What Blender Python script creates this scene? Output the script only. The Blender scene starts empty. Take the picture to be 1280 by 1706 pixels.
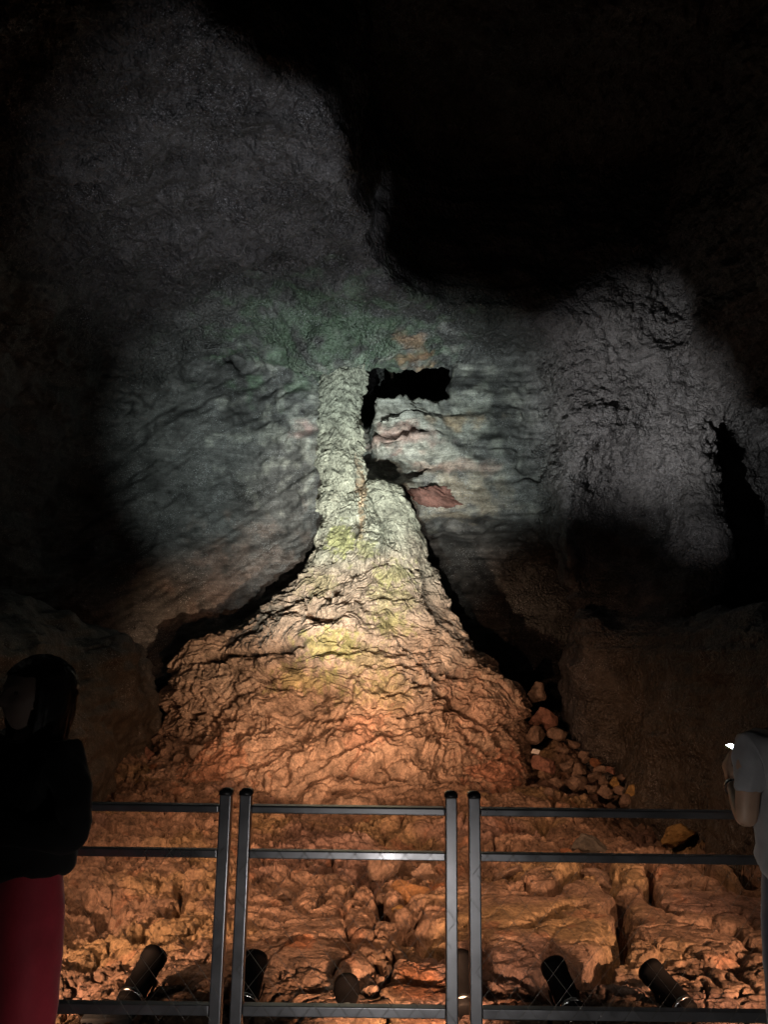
import bpy, bmesh, math, random
import numpy as np
from mathutils import Matrix, Vector, Euler
random.seed(7)
D = bpy.data
scene = bpy.context.scene
COL = scene.collection
R = math.radians
f32 = np.float32

# ------------------------------------------------------------------ camera
F_PX, PITCH, ROLL, CAM_H = 1241.0, 11.0, 0.75, 1.65
cam_d = D.cameras.new('camera'); cam = D.objects.new('camera', cam_d); COL.objects.link(cam)
cam_d.sensor_fit = 'VERTICAL'; cam_d.sensor_height = 24.0; cam_d.lens = F_PX/1706*24
cam_d.clip_start = .05; cam_d.clip_end = 200
cam.matrix_world = Matrix.Translation((0, 0, CAM_H)) @ Matrix.Rotation(R(90+PITCH), 4, 'X') @ Matrix.Rotation(R(ROLL), 4, 'Z')
scene.camera = cam

def at(px, py, Y):
    """the point of the cave seen at a photo pixel, at a measured distance Y"""
    a = (px-640)/F_PX; b = (853-py)/F_PX
    r = R(ROLL); u = a*math.cos(r)-b*math.sin(r); v = a*math.sin(r)+b*math.cos(r)
    p = R(PITCH); dy = math.cos(p)-v*math.sin(p); dz = math.sin(p)+v*math.cos(p)
    return np.array((u/dy*Y, Y, CAM_H+dz/dy*Y))
def ground(px, py, z=-.4):
    q = at(px, py, 1.0); t = (z-CAM_H)/(q[2]-CAM_H)
    return np.array((q[0]*t, t, z))

# ------------------------------------------------------------------ noise
_rng = np.random.default_rng(11)
PERM = _rng.permutation(256).astype(np.int32); PERM = np.concatenate([PERM, PERM])
_g = _rng.normal(size=(256, 3)); GRAD = (_g/np.linalg.norm(_g, axis=1)[:, None]).astype(f32)
def _noise(P):
    i = np.floor(P); fr = (P-i).astype(f32); i = i.astype(np.int32) & 255
    u = fr*fr*fr*(fr*(fr*6-15)+10)
    x0, y0, z0 = i[:, 0], i[:, 1], i[:, 2]
    x1, y1, z1 = (x0+1) & 255, (y0+1) & 255, (z0+1) & 255
    a0, a1 = PERM[x0], PERM[x1]
    h = [[PERM[a0+y0], PERM[a0+y1]], [PERM[a1+y0], PERM[a1+y1]]]
    fx, fy, fz = fr[:, 0], fr[:, 1], fr[:, 2]
    def c(ix, iy, iz):
        g = GRAD[PERM[h[ix][iy]+(z1 if iz else z0)]]
        return g[:, 0]*(fx-ix)+g[:, 1]*(fy-iy)+g[:, 2]*(fz-iz)
    ux, uy, uz = u[:, 0], u[:, 1], u[:, 2]
    def lx(iy, iz):
        a = c(0, iy, iz); return a+ux*(c(1, iy, iz)-a)
    def ly(iz):
        a = lx(0, iz); return a+uy*(lx(1, iz)-a)
    a = ly(0)
    return (a+uz*(ly(1)-a))*1.6
def noise(P, s=1.0, off=0.0):
    P = np.asarray(P, dtype=f32); s = np.asarray(s, dtype=f32)
    out = np.empty(len(P), f32)
    for k in range(0, len(P), 200000):
        out[k:k+200000] = _noise(P[k:k+200000]*s+f32(off))
    return out
def fbm(P, s=1.0, o=4, off=0.0, gain=.5):
    t = 0; a = 1.0; s = np.asarray(s, dtype=f32)
    for k in range(o):
        t = t+a*noise(P, s*(2.03**k), off+17.3*k); a *= gain
    return t
def billow(P, s=1.0, o=4, off=0.0, gain=.5):
    """rounded lobes that meet in sharp creases"""
    t = 0; a = 1.0; s = np.asarray(s, dtype=f32)
    for k in range(o):
        t = t+a*(np.abs(noise(P, s*(2.07**k), off+13.7*k))); a *= gain
    return t
def worley2(x, y, s, seed=0):
    """cells in a plane: distance to the nearest and second centre, cell hash, offset"""
    px, py = x*s[0], y*s[1]; ix = np.floor(px).astype(np.int32); iy = np.floor(py).astype(np.int32)
    f1 = np.full(len(x), 9., f32); f2 = f1.copy(); hid = np.zeros(len(x), np.int32); ox = f1.copy(); oy = f1.copy()
    for dx in (-1, 0, 1):
        for dy in (-1, 0, 1):
            cx, cy = ix+dx, iy+dy
            h = PERM[(PERM[(cx+seed) & 255]+cy) & 255]
            jx = PERM[h]/255.; jy = PERM[(h+91) & 255]/255.
            ax = cx+jx-px; ay = cy+jy-py; d = np.sqrt(ax*ax+ay*ay).astype(f32)
            n1 = d < f1
            f2 = np.where(n1, f1, np.minimum(f2, d)); f1 = np.where(n1, d, f1)
            hid = np.where(n1, h, hid); ox = np.where(n1, ax, ox); oy = np.where(n1, ay, oy)
    return f1, f2, hid, ox, oy
def sstep(a, b, x):
    t = np.clip((x-a)/(b-a), 0, 1); return t*t*(3-2*t)
def terr(n, k, sharp=.8):
    """break a smooth field into flat crusts with abrupt edges"""
    t = n*k; fl = np.floor(t); r = t-fl
    return (fl+.35*r+.65*sstep(sharp, 1, r))/k
def mix(a, b, t):
    return a+(b-a)*t
def seg_dist(px, py, pts):
    d = np.full(len(px), 99., f32)
    for (ax, ay), (bx, by) in zip(pts[:-1], pts[1:]):
        vx, vy = bx-ax, by-ay; L = vx*vx+vy*vy+1e-9
        t = np.clip(((px-ax)*vx+(py-ay)*vy)/L, 0, 1)
        d = np.minimum(d, np.hypot(px-ax-t*vx, py-ay-t*vy))
    return d

# ------------------------------------------------------------------ mesh helpers
def np_mesh(name, V, Fq, smooth=True):
    me = D.meshes.new(name); V = np.asarray(V, f32); Fq = np.asarray(Fq, np.int32); n = Fq.shape[1]
    me.vertices.add(len(V)); me.vertices.foreach_set('co', V.ravel())
    me.loops.add(Fq.size); me.loops.foreach_set('vertex_index', Fq.ravel())
    me.polygons.add(len(Fq)); me.polygons.foreach_set('loop_start', np.arange(0, Fq.size, n, dtype=np.int32))
    me.polygons.foreach_set('loop_total', np.full(len(Fq), n, np.int32))
    me.polygons.foreach_set('use_smooth', np.full(len(Fq), smooth))
    me.update(calc_edges=True); me.validate()
    return me
def set_tint(me, C3):
    a = me.color_attributes.new('tint', 'FLOAT_COLOR', 'POINT')
    C4 = np.ones((len(C3), 4), f32); C4[:, :3] = C3
    a.data.foreach_set('color', C4.ravel())
def get_co(me):
    a = np.empty(len(me.vertices)*3, f32); me.vertices.foreach_get('co', a); return a.reshape(-1, 3)
def get_no(me):
    a = np.empty(len(me.vertices)*3, f32); me.vertices.foreach_get('normal', a); return a.reshape(-1, 3)
def set_co(me, V):
    me.vertices.foreach_set('co', np.asarray(V, f32).ravel()); me.update()
def grid_faces(nu, nv, wrap=False):
    i = np.arange(nu-1 if not wrap else nu); j = np.arange(nv-1)
    I, J = np.meshgrid(i, j, indexing='ij'); I2 = (I+1) % nu
    return np.stack([I*nv+J, I2*nv+J, I2*nv+J+1, I*nv+J+1], -1).reshape(-1, 4)
def link(name, me, mat=None, parent=None, loc=None):
    o = D.objects.new(name, me); COL.objects.link(o)
    if me is not None and mat is not None and len(me.materials) == 0: me.materials.append(mat)
    if parent: o.parent = parent
    if loc is not None: o.location = loc
    return o
def tag(o, label=None, cat=None, group=None, kind=None):
    if label: o['label'] = label
    if cat: o['category'] = cat
    if group: o['group'] = group
    if kind: o['kind'] = kind
    return o
def thing(name, label, cat, loc=(0, 0, 0), rotz=0, group=None):
    o = D.objects.new(name, None); COL.objects.link(o); o.location = loc; o.rotation_euler = (0, 0, rotz)
    o.empty_display_size = .1
    return tag(o, label, cat, group)
def bm_mesh(name, bm, smooth=False):
    me = D.meshes.new(name); bm.to_mesh(me); bm.free()
    if smooth:
        for p in me.polygons: p.use_smooth = True
    return me
def box_mesh(name, c, size, bevel=.003, seg=2):
    bm = bmesh.new(); bmesh.ops.create_cube(bm, size=1)
    bmesh.ops.scale(bm, vec=size, verts=bm.verts); bmesh.ops.translate(bm, vec=c, verts=bm.verts)
    if bevel: bmesh.ops.bevel(bm, geom=bm.edges[:], offset=bevel, segments=seg, affect='EDGES', profile=.5)
    return bm_mesh(name, bm)
def lathe(name, prof, n=40, axis='Z', cap=False):
    bm = bmesh.new(); rings = []
    for r, z in prof:
        rings.append([bm.verts.new((r*math.cos(2*math.pi*k/n), r*math.sin(2*math.pi*k/n), z)) for k in range(n)])
    for a, b in zip(rings[:-1], rings[1:]):
        for k in range(n): bm.faces.new((a[k], a[(k+1) % n], b[(k+1) % n], b[k]))
    if cap: bm.faces.new(rings[0][::-1]); bm.faces.new(rings[-1])
    bmesh.ops.recalc_face_normals(bm, faces=bm.faces)
    return bm_mesh(name, bm, True)
def tube(bm, p0, p1, r, n=4):
    p0, p1 = Vector(p0), Vector(p1); d = (p1-p0).normalized()
    a = d.orthogonal().normalized(); b = d.cross(a); A = []; B = []
    for k in range(n):
        t = 2*math.pi*k/n; w = (a*math.cos(t)+b*math.sin(t))*r
        A.append(bm.verts.new(p0+w)); B.append(bm.verts.new(p1+w))
    for k in range(n): bm.faces.new((A[k], A[(k+1) % n], B[(k+1) % n], B[k]))

# ------------------------------------------------------------------ materials
class N:
    def __init__(s, name):
        s.m = D.materials.new(name); s.m.use_nodes = True; s.t = s.m.node_tree
        s.b = s.t.nodes['Principled BSDF']; s.out = s.t.nodes['Material Output']
    def n(s, typ, **kw):
        x = s.t.nodes.new(typ)
        for k, v in kw.items():
            if k.startswith('i_'): x.inputs[int(k[2:])].default_value = v
            elif k in ('op', 'operation'): x.operation = v
            else: setattr(x, k, v)
        return x
    def l(s, a, b): s.t.links.new(a, b)
    def math(s, op, a, b=None, clamp=False):
        x = s.t.nodes.new('ShaderNodeMath'); x.operation = op; x.use_clamp = clamp
        for k, v in enumerate((a, b)):
            if v is None: continue
            if hasattr(v, 'is_output'): s.l(v, x.inputs[k])
            else: x.inputs[k].default_value = v
        return x.outputs[0]
    def ramp(s, src, stops):
        x = s.t.nodes.new('ShaderNodeValToRGB'); el = x.color_ramp.elements
        while len(el) < len(stops): el.new(.5)
        for e, (p, c) in zip(el, stops):
            e.position = p; e.color = (c, c, c, 1) if isinstance(c, (int, float)) else (*c, 1)
        s.l(src, x.inputs[0]); return x.outputs[0]
    def noise(s, vec, scale, detail=8, rough=.6, dist=0):
        x = s.t.nodes.new('ShaderNodeTexNoise'); x.inputs['Scale'].default_value = scale
        x.inputs['Detail'].default_value = detail; x.inputs['Roughness'].default_value = rough
        x.inputs['Distortion'].default_value = dist; s.l(vec, x.inputs['Vector']); return x.outputs[0]
    def voro(s, vec, scale, feature='F1', out='Distance'):
        x = s.t.nodes.new('ShaderNodeTexVoronoi'); x.feature = feature; x.inputs['Scale'].default_value = scale
        s.l(vec, x.inputs['Vector']); return x.outputs[out]
    def mul_col(s, a, b, fac=1.0, blend='MULTIPLY'):
        x = s.t.nodes.new('ShaderNodeMix'); x.data_type = 'RGBA'; x.blend_type = blend
        if hasattr(fac, 'is_output'): s.l(fac, x.inputs[0])
        else: x.inputs[0].default_value = fac
        for k, v in ((6, a), (7, b)):
            if hasattr(v, 'is_output'): s.l(v, x.inputs[k])
            else: x.inputs[k].default_value = (*v, 1)
        return x.outputs[2]
    def bump(s, h, strength, dist, prev=None):
        x = s.t.nodes.new('ShaderNodeBump'); x.inputs['Strength'].default_value = strength
        x.inputs['Distance'].default_value = dist; s.l(h, x.inputs['Height'])
        if prev is not None: s.l(prev, x.inputs['Normal'])
        return x.outputs[0]
    def coord(s, kind='Object'):
        return s.t.nodes.new('ShaderNodeTexCoord').outputs[kind]
def plain(name, col, rough=.5, metal=0, spec=.5, emit=None, estr=0, var=.25, scale=30, bump=0.0):
    m = N(name); c = m.coord()
    nz = m.noise(c, scale, 6)
    lo = tuple(x*(1-var) for x in col); hi = tuple(min(1, x*(1+var)) for x in col)
    m.l(m.ramp(nz, [(.3, lo), (.7, hi)]), m.b.inputs['Base Color'])
    m.l(m.ramp(m.noise(c, scale*.7, 5), [(.3, max(.05, rough-.12)), (.7, min(1, rough+.12))]), m.b.inputs['Roughness'])
    m.b.inputs['Metallic'].default_value = metal; m.b.inputs['Specular IOR Level'].default_value = spec
    if bump: m.l(m.bump(nz, .5, bump), m.b.inputs['Normal'])
    if emit:
        m.b.inputs['Emission Color'].default_value = (*emit, 1); m.b.inputs['Emission Strength'].default_value = estr
    return m.m
def rock_mat(name, fine=.012, med=.03, speck=0.0, streak=0.0, popcorn=0.0, spec=.35, rough=.78, scale=1.0, contrast=1.0):
    m = N(name); c = m.coord()
    at_ = m.n('ShaderNodeAttribute', attribute_name='tint').outputs['Color']
    n1 = m.noise(c, 7*scale, 6, .65, .4); n2 = m.noise(c, 38*scale, 4, .7); n3 = m.noise(c, 120*scale, 2, .6)
    v1 = m.ramp(n1, [(.28, 1-.55*contrast), (.5, 1.0), (.75, 1+.35*contrast)])
    v2 = m.ramp(n2, [(.25, 1-.5*contrast), (.55, 1.0), (.8, 1+.4*contrast)])
    col = m.mul_col(m.mul_col(at_, v1), v2)
    if streak:
        mp = m.n('ShaderNodeMapping'); mp.inputs['Rotation'].default_value = (0, R(-38), 0); mp.inputs['Scale'].default_value = (.6, 1.0, 7.0); m.l(c, mp.inputs['Vector'])
        stn = m.noise(mp.outputs[0], 2.2, 6, .7, .3); col = m.mul_col(col, m.ramp(stn, [(.3, .5), (.5, .95), (.66, 1.7)]), streak)
    if speck:
        sp = m.ramp(m.noise(c, 55*scale, 3, .5), [(.60-.03*speck, 0.0), (.68, 1.0)])
        sp = m.math('MULTIPLY', sp, m.ramp(m.noise(c, 1.7, 4, .7), [(.42, .05), (.62, 1.0)]))
        col = m.mul_col(col, (.42, .43, .46), m.math('MULTIPLY', sp, .8), 'MIX')
    m.l(col, m.b.inputs['Base Color'])
    m.l(m.ramp(n2, [(.3, rough+.12), (.7, rough-.18)]), m.b.inputs['Roughness'])
    m.b.inputs['Specular IOR Level'].default_value = spec
    nrm = m.bump(n1, .8, med)
    nrm = m.bump(n2, .8, fine, nrm)
    nrm = m.bump(n3, .6, fine*.35, nrm)
    if popcorn:
        vo = m.voro(c, 15*scale, 'F1'); vo2 = m.voro(c, 34*scale, 'F1')
        h = m.math('ADD', m.math('MULTIPLY', vo, -1.0), m.math('MULTIPLY', vo2, -.45))
        h = m.math('MULTIPLY', h, m.ramp(m.noise(c, 1.3, 5, .65), [(.36, .12), (.62, 1.0)]))
        nrm = m.bump(h, .9, popcorn, nrm)
    m.l(nrm, m.b.inputs['Normal'])
    return m.m
M_column = rock_mat('column_basalt', fine=.02, med=.03, spec=.35, contrast=1.35)
M_floor = rock_mat('floor_lava', fine=.022, med=.03, spec=.35, contrast=1.35)
M_wall = rock_mat('wall_basalt', fine=.016, med=.025, speck=.5, streak=.8, spec=.5, rough=.58, contrast=1.25)
M_ceil = rock_mat('ceiling_basalt', fine=.025, med=.04, speck=1.0, popcorn=.08, spec=.55, rough=.52, contrast=1.2)
M_rock = rock_mat('boulder_rock', fine=.008, med=.015, spec=.3)
M_black = plain('black_powder_coat', (.0025, .0025, .003), .65, 0, .15)
M_rail = plain('dark_anodised_metal', (.24, .245, .26), .34, .85, .5, var=.1, scale=7)
M_capm = plain('black_plastic_cap', (.015, .015, .016), .4)
M_steel = plain('brushed_steel', (.55, .55, .56), .25, 1.0)
M_wire = plain('wire_steel', (.20, .19, .17), .45, .6)
M_glass = plain('lamp_glass', (.8, .8, .75), .1, 0, .5, (1, .93, .8), 6)
M_deck = plain('deck_boards', (.06, .045, .035), .7, scale=12, bump=.003)
M_box = plain('grey_enclosure', (.09, .1, .11), .55)
M_white = plain('white_paint', (.75, .76, .74), .5)

# ------------------------------------------------------------------ cave shell as an implicit surface
def smin(a, b, k):
    h = np.maximum(k-np.abs(a-b), 0)/k; return np.minimum(a, b)-h*h*k*.25
def smax(a, b, k): return -smin(-a, -b, k)
def sd_box(X, Y, Z, c, h, r):
    qx = np.abs(X-c[0])-h[0]+r; qy = np.abs(Y-c[1])-h[1]+r; qz = np.abs(Z-c[2])-h[2]+r
    return np.sqrt(np.maximum(qx, 0)**2+np.maximum(qy, 0)**2+np.maximum(qz, 0)**2)+np.minimum(np.maximum(np.maximum(qx, qy), qz), 0)-r
def sd_ell(X, Y, Z, c, r):
    k0 = np.sqrt(((X-c[0])/r[0])**2+((Y-c[1])/r[1])**2+((Z-c[2])/r[2])**2)
    return (k0-1)*min(r)
def interp_edge(Y):
    return np.interp(Y, [2, 6.4, 7.2, 7.9, 9.5, 11.2, 12.2, 12.6], [-4.2, -1.9, -1.15, -.6, -.35, -.15, .6, 1.2]).astype(f32)
def air(X, Y, Z):
    p = 2.6
    main = ((np.abs((X-.2)/6.6)**p+np.abs((Z-3.2)/4.75)**p)**(1/p)-1)*4.8
    main = smax(main, Y-14.55-.15*np.cos(X*.5), .45)
    main = smax(main, Z-7.76-.12*(14.3-Y), .3)
    a = main
    # concave lit bowl left of the column, alcove right of it
    a = smin(a, sd_ell(X, Y, Z, (-2.9, 11.9, 3.9), (3.5, 3.3, 4.1)), .4)
    # passage on the far right
    a = smin(a, sd_box(X, Y, Z, (7.3, 11.4, 2.6), (1.5, 2.9, 3.4), 1.0), .5)
    # collapse dome high on the right of the ceiling
    e = interp_edge(Y)
    dome = smax(smax(e-X, X-5.2, .5), np.maximum(Y-12.5, np.maximum(7.0-Z, Z-10.8)), .35)
    a = smin(a, dome, .12)
    # solid masses: buttress right, low benches along both sides
    but = sd_box(X, Y, Z, (4.75, 16.6, 3.2), (1.35, 3.9, 5.5), .6)
    but = smax(but, -sd_ell(X, Y, Z, (4.15, 12.6, 3.9), (1.1, 1.7, 1.75)), .15)
    a = smax(a, -but, .5)
    a = smin(a, sd_box(X, Y, Z, (1.85, 15.3, 1.1), (1.6, 2.2, 3.35), .35), .12)
    a = smin(a, sd_box(X, Y, Z, (3.2, 16.1, 1.0), (1.5, 1.5, 3.1), .4), .1)
    rb = sd_box(X, Y, Z, (7.35, 10.2, .1), (3.3, 4.3, 2.5), 1.1)+.25*(Z-1)
    a = smax(a, -rb, .5)
    lb = sd_box(X, Y, Z, (-7.4, 9.8, .3), (3.5, 4.4, 2.2), 1.2)+.18*(Z-1)
    a = smax(a, -lb, .5)
    YS = Y-.32*np.maximum(X-.55, 0)+.12*np.sin(X*2.3+Z*3)
    # upper-tube opening and the broken ledge stack under it
    a = smax(a, -sd_box(X, YS, Z, (.75, 15.0, 6.66), (1.5, .70, .14), .04), .05)
    a = smax(a, -sd_box(X, YS, Z, (.35, 15.0, 6.33), (1.2, .70, .13), .04), .05)
    a = smax(a, -sd_box(X, YS, Z, (1.0, 15.0, 5.93), (1.9, .62, .18), .1), .1)
    a = smin(a, sd_box(X, Y, Z, (.44, 15.6, 7.26), (.93, 2.6, .41), .05), .05)
    a = smin(a, sd_box(X, Y, Z, (.45, 17.15, 8.0), (1.4, 1.95, 1.35), .3), .06)
    a = smax(a, -sd_ell(X, Y, Z, (-1.0, 13.75, 7.9), (.95, 1.1, .78)), .35)
    a = smin(a, sd_ell(X, Y, Z, (.15, 14.6, 5.35), (.55, .9, .27)), .08)
    a = smin(a, sd_ell(X, Y, Z, (-.40, 14.6, 6.0), (.14, .7, .9)), .1)
    return a
def surface_nets(lo, hi, h):
    xs, ys, zs = [np.arange(lo[k], hi[k], h, dtype=f32) for k in range(3)]
    X, Y, Z = np.meshgrid(xs, ys, zs, indexing='ij')
    V = air(X, Y, Z).astype(f32)
    P = np.stack([X.ravel(), Y.ravel(), Z.ravel()], 1)
    nb = np.abs(V.ravel()) < .7
    nz = np.zeros(V.size, f32); Q = P[nb]; calm = 1-.75*np.exp(-(((Q[:, 0]-.4)/1.9)**2+((Q[:, 1]-14.6)/1.6)**2+((Q[:, 2]-6.6)/1.3)**2)); nz[nb] = calm*(.30*noise(Q, .55, 3.1)+.13*noise(Q, (1.5, 1.5, 2.0), 9.4))
    V = V+nz.reshape(V.shape); del X, Y, Z, P
    n = V.shape; ins = V < 0
    cs = [(i, j, k) for i in (0, 1) for j in (0, 1) for k in (0, 1)]
    cnt = sum(ins[i:n[0]-1+i, j:n[1]-1+j, k:n[2]-1+k].astype(np.int8) for i, j, k in cs)
    act = (cnt > 0) & (cnt < 8); idx = np.argwhere(act); I, J, K = idx.T
    vid = np.full(act.shape, -1, np.int32); vid[I, J, K] = np.arange(len(idx))
    acc = np.zeros((len(idx), 3), f32); w = np.zeros(len(idx), f32)
    for a in cs:
        for ax in range(3):
            if a[ax]: continue
            b = list(a); b[ax] = 1
            va = V[I+a[0], J+a[1], K+a[2]]; vb = V[I+b[0], J+b[1], K+b[2]]
            x = (va < 0) != (vb < 0); t = np.where(x, va/(va-vb+1e-12), 0)
            pt = np.tile(np.array(a, f32), (len(idx), 1)); pt[:, ax] = t
            acc += pt*x[:, None]; w += x
    verts = (idx+acc/w[:, None])*h+np.array(lo, f32)
    faces = []
    for ax in range(3):
        o1, o2 = [k for k in range(3) if k != ax]
        sl0 = [slice(0, n[k]) for k in range(3)]; sl1 = list(sl0); sl0[ax] = slice(0, n[ax]-1); sl1[ax] = slice(1, n[ax])
        ch = ins[tuple(sl0)] != ins[tuple(sl1)]
        e = np.argwhere(ch); ok = (e[:, o1] > 0) & (e[:, o2] > 0) & (e[:, o1] < n[o1]-1) & (e[:, o2] < n[o2]-1); e = e[ok]
        def g(d1, d2):
            q = e.copy(); q[:, o1] -= d1; q[:, o2] -= d2; return vid[q[:, 0], q[:, 1], q[:, 2]]
        quad = np.stack([g(1, 1), g(0, 1), g(0, 0), g(1, 0)], 1)
        neg = ins[tuple(sl0)][e[:, 0], e[:, 1], e[:, 2]]
        if ax == 1: neg = ~neg
        quad[neg] = quad[neg][:, ::-1]
        faces.append(quad)
    return verts, np.concatenate(faces)

def build_shell():
    V, Fq = surface_nets((-9.0, 2.0, -1.6), (9.4, 19.6, 11.6), .085)
    cz = V[Fq].mean(1); keep = (cz[:, 2] > -1.35) & (cz[:, 1] > 2.2)
    Fq = Fq[keep]; used = np.zeros(len(V), bool); used[Fq.ravel()] = True
    re = np.cumsum(used)-1; V = V[used]; Fq = re[Fq]
    me = np_mesh('shell', V, Fq); o = D.objects.new('shell', me); COL.objects.link(o)
    m = o.modifiers.new('s', 'SUBSURF'); m.levels = 1; m.render_levels = 1
    dg = bpy.context.evaluated_depsgraph_get(); m2 = D.meshes.new_from_object(o.evaluated_get(dg))
    D.objects.remove(o)
    P = get_co(m2); Nn = get_no(m2)
    x, y, z = P.T; up = -Nn[:, 2]                                   # ceiling faces look down
    # is the normal pointing into the cave?  (air is negative)
    ceilm = sstep(.25, .6, np.abs(Nn[:, 2]))*sstep(4.5, 6.5, z)
    rough_r = sstep(2.0, 3.6, x)*sstep(4.0, 5.2, z)                 # knobbly right shoulder
    smooth_low = sstep(5.2, 3.6, z)*(1-rough_r)
    # long flow marks on the walls
    P2 = np.stack([x*.5+z*.35, y*.5, z*.9-x*.6], 1)
    flow = fbm(P2, (1.2, 1.2, 5.5), 4, 2.2)
    lay = fbm(np.stack([x*.25, y*.25, z], 1), (1, 1, 6.0), 4, 8.8)
    lump = fbm(P, 2.3, 4, 5.5)
    knob = billow(P, 5.0, 4, 1.7, .6)
    fine = noise(P, 13., 4.1)
    d = .05*lump*(1+ceilm)+.06*ceilm*terr(fbm(P, (1.6, 2.6, 1.6), 4, 93.), 4, .75)+.03*fine*(ceilm*.8+.3)
    d += (.045*flow*sstep(1, -1, x)+.05*lay*sstep(-.5, 1.0, x))*(1-ceilm)
    near = np.exp(-(((x-.8)/2.2)**2+((z-6.)/1.3)**2))*sstep(13.2, 13.9, y)
    d += .12*terr(fbm(np.stack([x, y, z*1.9], 1), 1.5, 4, 63.), 4, .8)*(.25+near)*(1-ceilm*.6)*(1-.85*np.exp(-(((x-.45)/1.15)**2+((z-7.25)/.6)**2)))
    d += .13*(knob-.45)*np.maximum(rough_r, .45*ceilm)
    crk = np.abs(noise(P, (1.1, 1.1, 1.9), 31.)); d -= .06*np.exp(-(crk/.02)**2)*sstep(.0, .35, noise(P, .8, 77.))
    # make sure that + is into the rock
    outward = np.where(air(x+Nn[:, 0]*.1, y+Nn[:, 1]*.1, z+Nn[:, 2]*.1) < air(x, y, z), -1., 1.).astype(f32)
    set_co(m2, P-Nn*(d*outward)[:, None])
    # mineral tint, with shade painted into the recess and alcove
    base = np.array((.066, .065, .065), f32)
    C = np.tile(base, (len(P), 1)); v = fbm(P, 1.1, 4, 41.)
    C *= (1+.7*v)[:, None]
    def paint(col, m): C[:] = mix(C, np.array(col, f32)[None], np.clip(m, 0, 1)[:, None])
    def blob(c, r, s=1.3): 
        q = np.sqrt(sum(((P[:, k]-c[k])/r[k])**2 for k in range(3)))+.75*fbm(P, s*2, 5, c[0]*9.)
        return sstep(1.15, .35, q)
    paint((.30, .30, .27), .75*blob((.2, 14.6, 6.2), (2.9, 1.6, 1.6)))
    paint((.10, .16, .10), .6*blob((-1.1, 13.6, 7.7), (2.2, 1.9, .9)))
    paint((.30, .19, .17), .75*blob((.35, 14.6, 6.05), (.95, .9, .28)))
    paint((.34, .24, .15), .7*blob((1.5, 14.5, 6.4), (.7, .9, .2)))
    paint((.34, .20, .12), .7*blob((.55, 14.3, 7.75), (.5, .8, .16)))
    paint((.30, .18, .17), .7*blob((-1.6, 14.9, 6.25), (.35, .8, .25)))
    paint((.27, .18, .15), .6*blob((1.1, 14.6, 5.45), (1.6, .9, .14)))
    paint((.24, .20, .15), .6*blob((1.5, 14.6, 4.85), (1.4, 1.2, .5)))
    paint((.14, .10, .085), .55*blob((-2.6, 15.5, 3.1), (1.6, 2.0, 1.3)))
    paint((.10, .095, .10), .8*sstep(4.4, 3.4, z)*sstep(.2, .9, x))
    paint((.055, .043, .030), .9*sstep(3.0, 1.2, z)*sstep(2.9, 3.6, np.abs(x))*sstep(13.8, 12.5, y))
    paint((.030, .029, .031), .95*blob((4.15, 13.2, 3.8), (1.1, 2.0, 1.9)))  # buttress recess: darker rock plus its shade, both put into the colour
    paint((.035, .033, .033), .95*blob((2.8, 17., 1.6), (2.6, 3.4, 2.8)))  # alcove shade painted into the tint
    paint((.020, .019, .019), .97*sstep(14.5, 15.6, y+.3*v)*sstep(.7, 1.3, x)*sstep(4.5, 3.9, z+.3*v))  # near-black paint stands in for the unlit depth of the alcove
    paint((.22, .21, .21), .55*rough_r*sstep(6.4, 5.8, x))
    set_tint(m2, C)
    # split into named pieces of the setting
    nf = len(m2.polygons); fv = np.empty(nf*4, np.int32); m2.polygons.foreach_get('vertices', fv); fv = fv.reshape(-1, 4)
    cc = P[fv].mean(1); nn = Nn[fv].mean(1)
    wob = .35*fbm(cc, .9, 2, 61.)
    is_c = ((cc[:, 2]+wob > 6.75) & ~((cc[:, 1] > 14.05) & (cc[:, 2] < 7.75))) | (cc[:, 2] > 8.2)
    side = cc[:, 0]+wob
    NP = get_co(m2)
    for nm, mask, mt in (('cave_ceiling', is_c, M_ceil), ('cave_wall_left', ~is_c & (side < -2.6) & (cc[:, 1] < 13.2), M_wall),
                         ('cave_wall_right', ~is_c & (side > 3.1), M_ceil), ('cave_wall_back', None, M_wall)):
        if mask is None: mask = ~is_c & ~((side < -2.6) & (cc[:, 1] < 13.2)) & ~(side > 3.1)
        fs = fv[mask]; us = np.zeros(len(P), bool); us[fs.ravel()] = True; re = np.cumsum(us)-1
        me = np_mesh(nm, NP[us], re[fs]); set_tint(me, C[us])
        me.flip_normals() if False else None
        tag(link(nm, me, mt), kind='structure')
    D.meshes.remove(m2)
build_shell()

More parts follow.
